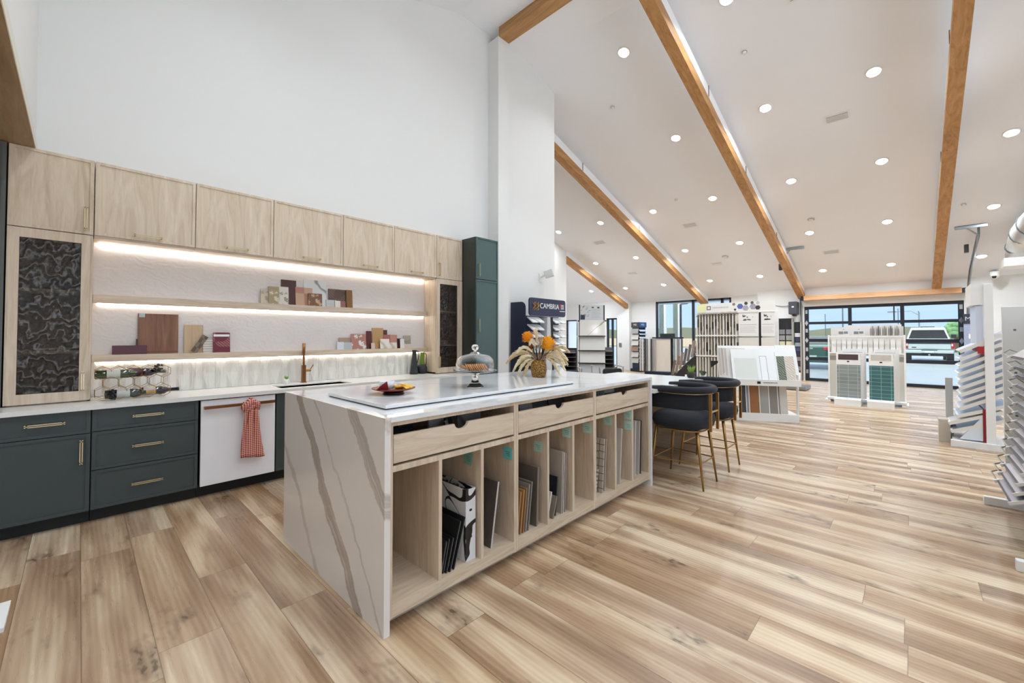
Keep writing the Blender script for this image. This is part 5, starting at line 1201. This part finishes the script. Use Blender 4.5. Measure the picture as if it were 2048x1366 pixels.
for x, nm in ((.26, 'left'), (.52, 'right')):
    o = board(D, x, .14, 1.43, .20, .18, .01, mat('dddcda', .5), '%s grey printed panel behind the upper bin rail' % nm, 'printed panels of the bin display', 0, 'information_panel', 'sign')
    bm = bmesh.new(); box(bm, -.08, .0, -.007, -.005, .03, .09); box(bm, .01, .08, -.007, -.005, .04, .09); box(bm, -.01, .02, -.007, -.005, .13, .14); obj('print', bm, mat('7d7f82', .5), o, world=False)
for x, nm in ((.17, 'left'), (W_-.17, 'right')):
    o = board(D, x, .03, .09, .30, .95, .015, mat('ccc7bd', .5), '%s plain cream back panel of the bin display' % nm, 'cream back panels of the bin display', .0, 'tile_sheet', 'display panel')
    obj('photo_strip', B(-.14, .14, -.0095, -.0075, .80, .90), pat('noise', 'a8a29c', '6b6560', 30), o, world=False)
for (y0, y1, nm, m1, ph) in ((.745, 1.17, 'left', pat('brick', '8d9694', 'b9bfbe'), '5b4540'), (.25, .65, 'right', pat('brick', '3f6d70', '8fb5b0'), 'b0a49a')):
    pd = thing('tile_pedestal', 'white pedestal base of the %s tile board' % nm, 'pedestal', (10.87, y1, 0), -PI/2); w = y1-y0
    obj('block', B(0, w, 0, .36, 0, .12), M_WHITE, pd, world=False, bev=.004); obj('sloped_lip', prism(bmesh.new(), [(0, .12), (.14, .12), (.12, .15)], 0, w, 'X'), M_WHITE, pd, world=False)
    obj('badge', B(w/2-.02, w/2+.02, -.003, 0, .125, .135) if 0 else B(w/2-.02, w/2+.02, .045, .05, .128, .134), M_BLACK, pd, world=False)
    lab = 'grey square tile board' if nm == 'left' else 'teal glossy brick tile board'
    for k in range(3, -1, -1):
        if k:
            o = board(pd, w/2+.02+.025*k, .14+.055*k, .125, w*.9, .92+.035*k, .012, M_WHITE, '%s white board behind the %s' % (ORD[k-1], lab), 'white boards behind the tile boards', .02, 'tile_sheet', 'display panel')
            obj('photo_strip', B(-w*.38, w*.38, -.0075, -.006, .86, .90+.03*k), pat('noise', '8c7f78', '5a4f4c', 20), o, world=False)
        else:
            o = board(pd, w/2+.01, .14, .125, w*.92, .94, .014, M_WHITE, '%s standing on the %s white pedestal' % (lab, nm), None, .03, 'tile_board', 'tile board')
            obj('tile_field', B(-w*.44, w*.46, -.0095, -.007, .01, .70), m1, o, world=False); obj('photo', B(-w*.38, w*.38, -.0095, -.007, .80, .915), pat('noise', ph, '3e3634' if nm == 'left' else 'd9d4cc', 18), o, world=False)
            obj('badge', B(-.02, .02, -.0095, -.007, .755, .78), M_BLACK, o, world=False)
# --- narrow tile racks beside the door
for px0, px1, lab, cs, yt, yb in ((1556, 1583, 'narrow dark rack of small colour samples left of the garage door', ['77777a', '8c8a86', 'c9c3a2', '2c2a30', 'd9cf9f', '77757c', '3a3438'], 637, 745), (1587, 1600, 'slim blue and grey sample rack right beside the garage door track', ['d0d0d4', '31364f', '93a0a6', '3d4768', '26283a', '8d8085', '3d3538', '8c8590'], 644, 742)):
    A = at(px0, 640, 'X', 16.0); C_ = at(px1, 640, 'X', 16.0); zt = at(px0, yt, 'X', 16.0)[2]; w = A[1]-C_[1]
    D = thing('sample_rack', lab, 'display stand', (16.0, A[1], 0), -PI/2)
    P_(D, 'backboard', B(0, w, .1, .13, 0, zt), M_BLACK); P_(D, 'base', B(0, w, -.05, .13, 0, .25), M_WHITE); P_(D, 'side_frame', B(-.02, .0, .0, .13, 0, zt), mat('8b8f8d', .5)); P_(D, 'side_frame', B(w, w+.03, .0, .13, 0, zt), mat('a39a90', .5))
    nr = len(cs); dz = (zt-.35-.3)/nr
    for k, c in enumerate(cs):
        n2 = 2 if px0 == 1556 else 1
        for j in range(n2):
            board(D, w*(j+.5)/n2, .085, .3+dz*(nr-1-k)+.02, w/n2*.82, dz*.82, .02, mat(c, .5), '%s sample from the top%s of the %s' % (ORD[k], [' left', ' right'][j] if n2 == 2 else '', 'narrow dark rack' if n2 == 2 else 'slim blue and grey rack'), 'small samples on the racks beside the garage door', 0, 'colour_sample', 'sample')
# --- poster stand right of the door
A = at(1927, 628, 'X', 15.4); C_ = at(1951, 628, 'X', 15.4)
D = thing('poster_stand', 'blue picture stand with a black header lettered MSI right of the door', 'display stand', (15.4, A[1], 0), -PI/2); w = A[1]-C_[1]; zt = A[2]
P_(D, 'panel', B(0, w, 0, .04, 0, zt-.25), pat('noise', '7f8db0', 'b9c3d6', 5)); hd = P_(D, 'header', B(0, w, -.01, .04, zt-.25, zt), mat('2a2e3a', .5)); text('lettering', 'MSI', .14, mat('c9cbd2', .5), hd, face_mat((w*.6, -.012, zt-.125), (1, 0, 0), (0, -1, 0)))
bm = bmesh.new()
for a in ((.08, .16, zt-.62, zt-.5), (.2, .27, zt-.62, zt-.5), (.2, .3, zt-.85, zt-.75)): box(bm, a[0], a[1], -.003, 0, a[2], a[3])
P_(D, 'picture', bm, M_WHITE)
# --- low platform scale
solo('floor_platform', B(13.0, 13.75, 1.98, 2.5, .02, .09), M_STEEL, 'low flat metal platform on the floor left of the garage door', 'platform')
solo('wall_outlet', B(16.13, 16.148, at(1243, 690, 'X', 16.14)[1], at(1238, 690, 'X', 16.14)[1], at(1240, 694, 'X', 16.14)[2], at(1240, 686, 'X', 16.14)[2]), mat('6f6f70', .5), 'small grey control box on the far wall beside the sample tower', 'control box')
# ================================================================ RIGHT HAND RACKS
D = thing('tray_stand', 'white two sided stand of tilted sample trays with red base panel', 'display stand', (7.78, -.35, 0), -PI/2)
P_(D, 'end_post', B(.305, .385, 0, .03, 0, 2.06), M_WHITE, bev=.003)
P_(D, 'end_post', B(.305, .385, .72, .75, 0, 2.06), M_WHITE)
P_(D, 'foot_bar', B(.0, .62, -.03, .04, .0, .085), M_WHITE, bev=.004); P_(D, 'foot_bar', B(.0, .62, .7, .76, .0, .085), M_WHITE)
P_(D, 'header_board', B(.20, .31, .02, .72, 1.80, 2.07), M_WHITE); P_(D, 'poster_panel', B(.24, .30, .03, .72, 1.28, 1.79), mat('d3dcec', .3)); P_(D, 'red_panel', B(.25, .31, .02, .72, 1.19, 1.28), mat('b3202c', .5))
P_(D, 'red_base_panel', B(.28, .33, .02, .73, .085, .5), mat('8f1c28', .5)); P_(D, 'white_wedge', prism(bmesh.new(), [(.08, .1), (.29, .1), (.29, .42)], .03, .05, 'Y'), mat('d9e2ec', .4)); P_(D, 'base_plate', B(.02, .6, .03, .72, .05, .085), M_WHITE)
for k, (z, yf) in enumerate(((1.223, .091), (1.118, .09), (1.022, .085), (.928, .078), (.84, .085), (.752, .088), (.664, .09), (.576, .089), (.485, .075), (.394, .06), (.294, -.015), (.194, .004))):
    o = obj('sample_tray', B(0, .50, 0, .66, -.016, .0), M_WHITE, world=False)
    W = wm(D); o.location = W @ Vector((yf, .035, z)); o.rotation_euler = (W.to_3x3() @ Euler((0, -.53 if k < 9 else -.40, 0)).to_matrix()).to_euler()
    tag(o, '%s tray from the top of the white two sided stand' % ORD[k], 'sample tray', 'trays of the white two sided stand')
    obj('tray_edge', B(-.006, .50, -.006, .0, -.034, .006), mat('e3e1dc', .4), o, world=False)
    obj('tile_face', B(.02, .48, .02, .64, .0005, .006), mat(['dfe3ea', 'c6d0e2', 'd9d6d0', 'b9c6dc'][k % 4], .25), o, world=False)
t = thing('leaning_box', 'grey box board standing at the left of the white two sided stand', 'box', (8.3, -.3, 0), 0)
obj('panel', B(8.25, 8.32, -.40, -.33, 0, .84), mat('bdbfbd', .4), t); obj('tray', B(8.0, 8.24, -.36, -.25, 0, .30), mat('c9c0b2', .5), t)
# near rack at the right edge
D = thing('board_stand', 'white floor stand of dark sample boards cut by the right picture edge', 'display stand', (5.30, -.545, 0), -PI/2)
P_(D, 'end_panel', B(0, .60, 0, .03, 0, 1.65), M_WHITE, bev=.003)
P_(D, 'end_panel', B(0, .60, -1.40, -1.37, 0, 1.65), M_WHITE)
P_(D, 'foot', B(-.125, .75, -.03, .02, 0, .065), M_WHITE, bev=.004); P_(D, 'foot', B(-.11, .75, -1.40, -1.35, 0, .065), M_WHITE, bev=.004)
bm = bmesh.new()
for k in range(4): box(bm, .06, .075, -.001, 0, .4+.35*k, .415+.35*k)
P_(D, 'screw_hole', bm, mat('777a7c', .5)); P_(D, 'back_board', B(.30, .32, -1.37, 0, .1, 1.5), mat('2a2530', .5))
W = wm(D)
for k, (z, yf) in enumerate(((1.249, .533), (1.171, .545), (1.108, .553), (1.037, .551), (.974, .553), (.903, .551), (.837, .549), (.77, .544), (.704, .535), (.638, .525), (.573, .516), (.508, .506), (.439, .485), (.373, .47), (.311, .452))):
    o = obj('sample_board', B(0, .34, -.60, 0, -.009, .0), mat('37343d', .4), world=False)
    o.location = (4.84, -yf, z); o.rotation_euler = (W.to_3x3() @ Euler((0, -.7 if k == 0 else -.42, 0)).to_matrix()).to_euler()
    tag(o, 'board %s from the top of the stand at the right picture edge' % ORD[k] if k < 14 else 'lowest board of the stand at the right picture edge', 'sample board', 'dark boards of the near right stand')
    obj('tile_face', B(.012, .33, -.59, -.008, .0005, .004), mat(['dcd8dc', 'c9c6cc', 'b9b8c2', 'cdc6cc'][k % 4], .22), o, world=False)
    obj('metal_lip', B(-.008, .34, -.606, -.597, -.012, .008), M_WHITE, o, world=False)
    obj('end_clip', B(-.014, .02, -.02, .004, -.013, .008), M_WHITE, o, world=False)
    obj('hanger_hook', tube(bmesh.new(), [(.0, .01, .0), (.0, .16, .03), (.05, .18, .03), (.08, .18, -.05)], .006, 5), mat('b5b0a2', .4), o, world=False)
for k, (z0, z1) in enumerate(((1.32, 1.46), (1.42, 1.56))):
    tag(obj('sample_board', B(4.25, 4.84, -.72-.05*k, -.705-.05*k, z0-.2, z1), mat('33293a', .35)), '%s upright purple black board above the tilted boards at the right edge' % ['front', 'rear'][k], 'sample board', 'dark boards of the near right stand')
solo('white_foot_bar', B(3.92, 4.0, -.95, -.452, 0, .07) if 0 else B(3.85, 3.90, -1.2, -.50, 0, .05), M_WHITE, 'white floor bar cut by the right picture edge near the bottom', 'floor bar')
solo('white_foot_plate', B(-.02, .03, 2.25, 2.75, 0, .03), M_WHITE, 'thin white strip on the floor at the extreme left edge', 'strip') if 0 else None
A = at(2, 1262, 'Z', 0)
solo('floor_strip', B(A[0]-.25, A[0]+.01, A[1]-.02, A[1]+.28, 0, .02), M_WHITE, 'white panel corner on the floor at the extreme left edge', 'panel')
# ================================================================ OUTSIDE
def noisy(name, a, b, sc, rough=.6):
    n = N(name); n.base(n.mix(n.noise(n.pos(), sc, 4), lin(a), lin(b))); n.p(Roughness=rough); return n.m
GZ0 = -.12
struct('ground_paving', B(16.45, 60, -60, 60, GZ0-.2, GZ0), noisy('damp_concrete', '8b9294', '72797c', .6, .3))
struct('ground_lawn', B(40, 75, -60, -3.2, GZ0, GZ0+.05), noisy('lawn', '5f8a38', '4d7a2e', 1.2))
struct('ground_field', B(60, 420, -300, 300, GZ0-.6, GZ0+.1), noisy('dry_field', '94805f', '86714f', .08))
bm = bmesh.new(); pts = []; random.seed(2)
for k in range(61):
    y = -420+k*16; pts.append((y, 6+3.2*math.sin(k*.35)+2*math.sin(k*.9+1)+(2.5 if 25 < k < 40 else 0)))
prism(bm, [(-420, -1)]+pts+[(540, -1)], 400, 440, 'X'); struct('hills', bm, noisy('far_hills', '737f6c', '7f7f68', .03))
# porch columns and gutter outside the wall window
for y0, y1, lab in ((at(1328, 640, 'X', 19)[1], at(1320, 640, 'X', 19)[1], 'left stone clad porch column outside the wall window'), (at(1356, 640, 'X', 19)[1], at(1348, 640, 'X', 19)[1], 'right stone clad porch column outside the wall window')):
    t = thing('porch_column', lab, 'column', (19, (y0+y1)/2, GZ0)); obj('stone_shaft', B(18.9, 19.15, y0, y1, GZ0, 3.6), noisy('grey_stone', '6f7a70', '566058', 6.), t); obj('white_trim', B(18.95, 19.1, y0-.09, y0, GZ0, 3.6), M_WHITE, t)
A = [at(*q, 'X', 18.2) for q in ((1361, 609), (1374, 606), (1378, 603), (1379, 596))]
solo('downspout', tube(bmesh.new(), [(A[0][0], A[0][1], GZ0)]+A, .05, 8), mat('1c2a38', .5), 'dark curved gutter pipe seen through the wall window', 'gutter pipe', smooth=True)
for px, y0, y1, r, lab in ((1651, 628, 672, .06, 'slim dark pole standing in the field left'), (1686, 616, 642, .09, 'taller dark pole behind the door glass'), (1838, 622, 650, .05, 'thin pole left of the street lamp'), (1797, 617, 640, .05, 'thin pale pole in the middle of the door view')):
    a = at(px, 674, 'X', 75); z1 = at(px, y0, 'X', 75)[2]; solo('utility_pole', tube(bmesh.new(), [(75, a[1], -.2), (75, a[1], z1)], r*.9, 6), mat('5d666e', .6), lab, 'pole')
a = at(1839, 674, 'X', 52); zt = at(1839, 624, 'X', 52)[2]
t = thing('street_lamp', 'tall street lamp with a curved arm beyond the pickup truck', 'street lamp', (52, a[1], -.1)); obj('pole', tube(bmesh.new(), [(52, a[1], -.1), (52, a[1], zt)], .05, 8), mat('7d868d', .5), t)
obj('arm', tube(bmesh.new(), [(52, a[1], zt-.3), (52, a[1]+.5, zt+.1), (52, a[1]+1.6, zt+.1)], .03, 6), mat('7d868d', .5), t); obj('lamp_head', B(51.85, 52.15, a[1]+1.5, a[1]+2.1, zt+.02, zt+.14), mat('7d868d', .5), t)
t = thing('roadside_tree', 'round green tree right of the pickup truck', 'tree', at(1912, 676, 'X', 60)); c = at(1914, 664, 'X', 60); bm = bmesh.new(); random.seed(8)
for k in range(26):
    bmesh.ops.create_icosphere(bm, subdivisions=2, radius=.25+.2*random.random(), matrix=Matrix.Translation((c[0]+random.gauss(0, .3), c[1]+random.gauss(0, .45), c[2]+random.gauss(0, .3))))
obj('crown', bm, noisy('tree_leaves', '6f9a60', '4f7a48', 1.5), t); obj('trunk', tube(bmesh.new(), [(c[0], c[1], -.1), (c[0], c[1], c[2])], .2, 8), mat('5b4a3a', .8), t)
# pickup truck seen from behind ------------------------------------
def L(o): return at(o[0], o[1], 'X', 35.4)
TX = 35.4; tyc = at(1858, 690, 'X', TX)[1]
t = thing('pickup_truck', 'white pickup truck parked outside, seen from behind', 'truck', (TX+2.6, tyc, GZ0), 0)
M_TW = mat('b4beba', .25); M_TG = mat('1a2226', .1); TY = tyc-0
def tb(name, m, x0, x1, y0, y1, z0, z1, **k): return obj(name, B(TX+x0, TX+x1, TY+y0, TY+y1, z0, z1), m, t, **k)
w = 1.06
obj('bed_body', prism(bmesh.new(), [(-w, .55), (-w+.04, 1.25), (w-.04, 1.25), (w, .55), (w-.1, .42), (-w+.1, .42)], TX+.06, TX+2.1, 'X', Matrix.Translation((0, TY, 0))), M_TW, t, bev=.04)
o = tb('tailgate', M_TW, -.0, .07, -w+.14, w-.14, .66, 1.27, bev=.03); obj('badge', B(TX-.006, TX, TY+.55, TY+.75, .74, .79), M_TG, o)
tb('tailgate_band', mat('20282a', .3), -.012, .0, -w+.14, w-.14, .98, 1.17)
for s in (-1, 1):
    o = tb('tail_light', mat('a01822', .2), -.02, .1, min(s*(w-.14), s*(w+.0)), max(s*(w-.14), s*(w+.0)), .70, 1.2, bev=.02); obj('reverse_lens', B(TX-.025, TX-.018, TY+s*(w-.1)-.03, TY+s*(w-.1)+.03, .86, .98), M_WHITE, o)
o = tb('bumper', M_TW, -.16, .0, -w+.05, w-.05, .42, .60, bev=.03); obj('plate', B(TX-.17, TX-.162, TY-.19, TY+.19, .44, .57), mat('c9cdd0', .4), o); tb('bumper_step', M_TG, -.155, -.02, -.34, .34, .38, .62)
tb('undercarriage', M_BLACK, .1, 4.6, -.8, .8, .25, .5); obj('tow_hitch', tube(bmesh.new(), [(TX-.25, TY, .33), (TX+.1, TY, .33)], .05, 8), M_CHROME, t)
cb = [(2.05, .6), (2.05, 1.25), (2.25, 1.93), (2.7, 2.0), (3.6, 1.98), (4.3, 1.32), (5.5, 1.2), (5.6, .5)]
bm = bmesh.new(); A = [bm.verts.new((TX+a, TY-(w-.05 if b < 1.3 else w-.27), b)) for a, b in cb]; C_ = [bm.verts.new((TX+a, TY+(w-.05 if b < 1.3 else w-.27), b)) for a, b in cb]
bm.faces.new(A); bm.faces.new(C_[::-1])
for i in range(len(cb)): bm.faces.new([A[i], C_[i], C_[(i+1) % len(cb)], A[(i+1) % len(cb)]])
obj('cab', bm, M_TW, t, bev=.05)
bm = bmesh.new(); bm.faces.new([bm.verts.new(v) for v in ((TX+2.055, TY-w+.17, 1.3), (TX+2.055, TY+w-.17, 1.3), (TX+2.21, TY+w-.34, 1.84), (TX+2.21, TY-w+.34, 1.84))]); bmesh.ops.solidify(bm, geom=bm.faces[:], thickness=.03); obj('rear_window', bm, M_TG, t)
tb('roof_light_bar', M_TG, 2.4, 2.5, -.32, .32, 2.03, 2.07)
for s in (-1, 1):
    tb('mirror', M_TG, 3.5, 3.62, min(s*(w+.02), s*(w+.27)), max(s*(w+.02), s*(w+.27)), 1.32, 1.58, bev=.03)
    for x in (.95, 4.7): obj('wheel', tube(bmesh.new(), [(TX+x, TY+s*(w-.30), GZ0+.40), (TX+x, TY+s*(w-.0), GZ0+.40)], .40, 28), M_BLACK, t, smooth=False)
# green car -------------------------------------------------------
SXc = 24.0; a0 = at(1660, 690, 'X', SXc)[1]; SY = a0+.75
t = thing('green_car', 'dark green car parked outside, its red tail light behind the bin display', 'car', (SXc+2.2, SY, GZ0)); M_CG = mat('1d4a40', .15, .2)
w = .92
bm = bmesh.new(); cb = [(0, .45), (0, .95), (.5, 1.05), (1.1, 1.42), (2.6, 1.44), (3.4, 1.0), (4.5, .85), (4.6, .4)]
A = [bm.verts.new((SXc+a, SY-(w if b < 1.1 else w-.2), b)) for a, b in cb]; C_ = [bm.verts.new((SXc+a, SY+(w if b < 1.1 else w-.2), b)) for a, b in cb]; bm.faces.new(A); bm.faces.new(C_[::-1])
for i in range(len(cb)): bm.faces.new([A[i], C_[i], C_[(i+1) % len(cb)], A[(i+1) % len(cb)]])
obj('body', bm, M_CG, t, bev=.06); obj('bumper', B(SXc-.12, SXc+.05, SY-w+.03, SY+w-.03, .2, .52), M_CG, t, bev=.04)
for s in (-1, 1):
    obj('tail_light', B(SXc-.02, SXc+.1, SY+s*(w-.42) if s > 0 else SY-w+.0, SY+w if s > 0 else SY-w+.42, .78, .92), mat('9c1f28', .2), t, bev=.02)
    for x in (.9, 3.7): obj('wheel', tube(bmesh.new(), [(SXc+x, SY+s*(w-.22), GZ0+.32), (SXc+x, SY+s*(w-.02), GZ0+.32)], .32, 24), M_BLACK, t)
obj('plate', B(SXc-.13, SXc-.12, SY-.26, SY+.26, .42, .54), mat('9fb3a8', .4), t); obj('badge', B(SXc-.012, SXc-.0, SY-.1, SY+.1, .83, .9), M_CHROME, t)
obj('rear_glass', prism(bmesh.new(), [(.52, 1.06), (1.08, 1.40), (1.10, 1.38), (.54, 1.04)], SY-w+.28, SY+w-.28, 'Y', Matrix.Translation((SXc, 0, .012))), M_TG, t)
# ================================================================ SKY AND RENDER SETTINGS
wd = bpy.data.worlds.new('sky'); SC.world = wd; wd.use_nodes = True; nt = wd.node_tree
bg = nt.nodes['Background']; tc = nt.nodes.new('ShaderNodeTexCoord'); sx = nt.nodes.new('ShaderNodeSeparateXYZ'); rp = nt.nodes.new('ShaderNodeValToRGB')
mp = nt.nodes.new('ShaderNodeMapRange'); mp.inputs[1].default_value = -1; mp.inputs[2].default_value = 1
nt.links.new(tc.outputs['Generated'], sx.inputs[0]); nt.links.new(sx.outputs[2], mp.inputs[0]); nt.links.new(mp.outputs[0], rp.inputs[0]); nt.links.new(rp.outputs[0], bg.inputs[0])
# added ceiling fill glow below the horizon, pale blue sky low down, brightened overhead
e = rp.color_ramp.elements; e[0].position = .47; e[0].color = (.85, .91, 1.0, 1); e[1].position = .85; e[1].color = (.95, .97, 1, 1)
for p_, c_ in ((.5, (.165, .215, .285, 1)), (.6, (.135, .20, .29, 1)), (.7, (.3, .36, .43, 1))):
    q_ = e.new(p_); q_.color = c_
bg.inputs[1].default_value = WORLD
sl = bpy.data.lights.new('sun', 'SUN'); sl.energy = 1.1; sl.angle = .02; so = bpy.data.objects.new('sun', sl); COL.objects.link(so); so.rotation_euler = Vector((.55, -.5, -.7)).to_track_quat('-Z', 'Y').to_euler()
SC.view_settings.view_transform = 'Standard'; SC.view_settings.look = 'None'; SC.view_settings.exposure = EXPO; SC.view_settings.gamma = 1; SC.view_settings.use_curve_mapping = False
SC.cycles.max_bounces = 9; SC.cycles.diffuse_bounces = 5; SC.cycles.transparent_max_bounces = 12; SC.cycles.transmission_bounces = 9; SC.cycles.sample_clamp_indirect = 6
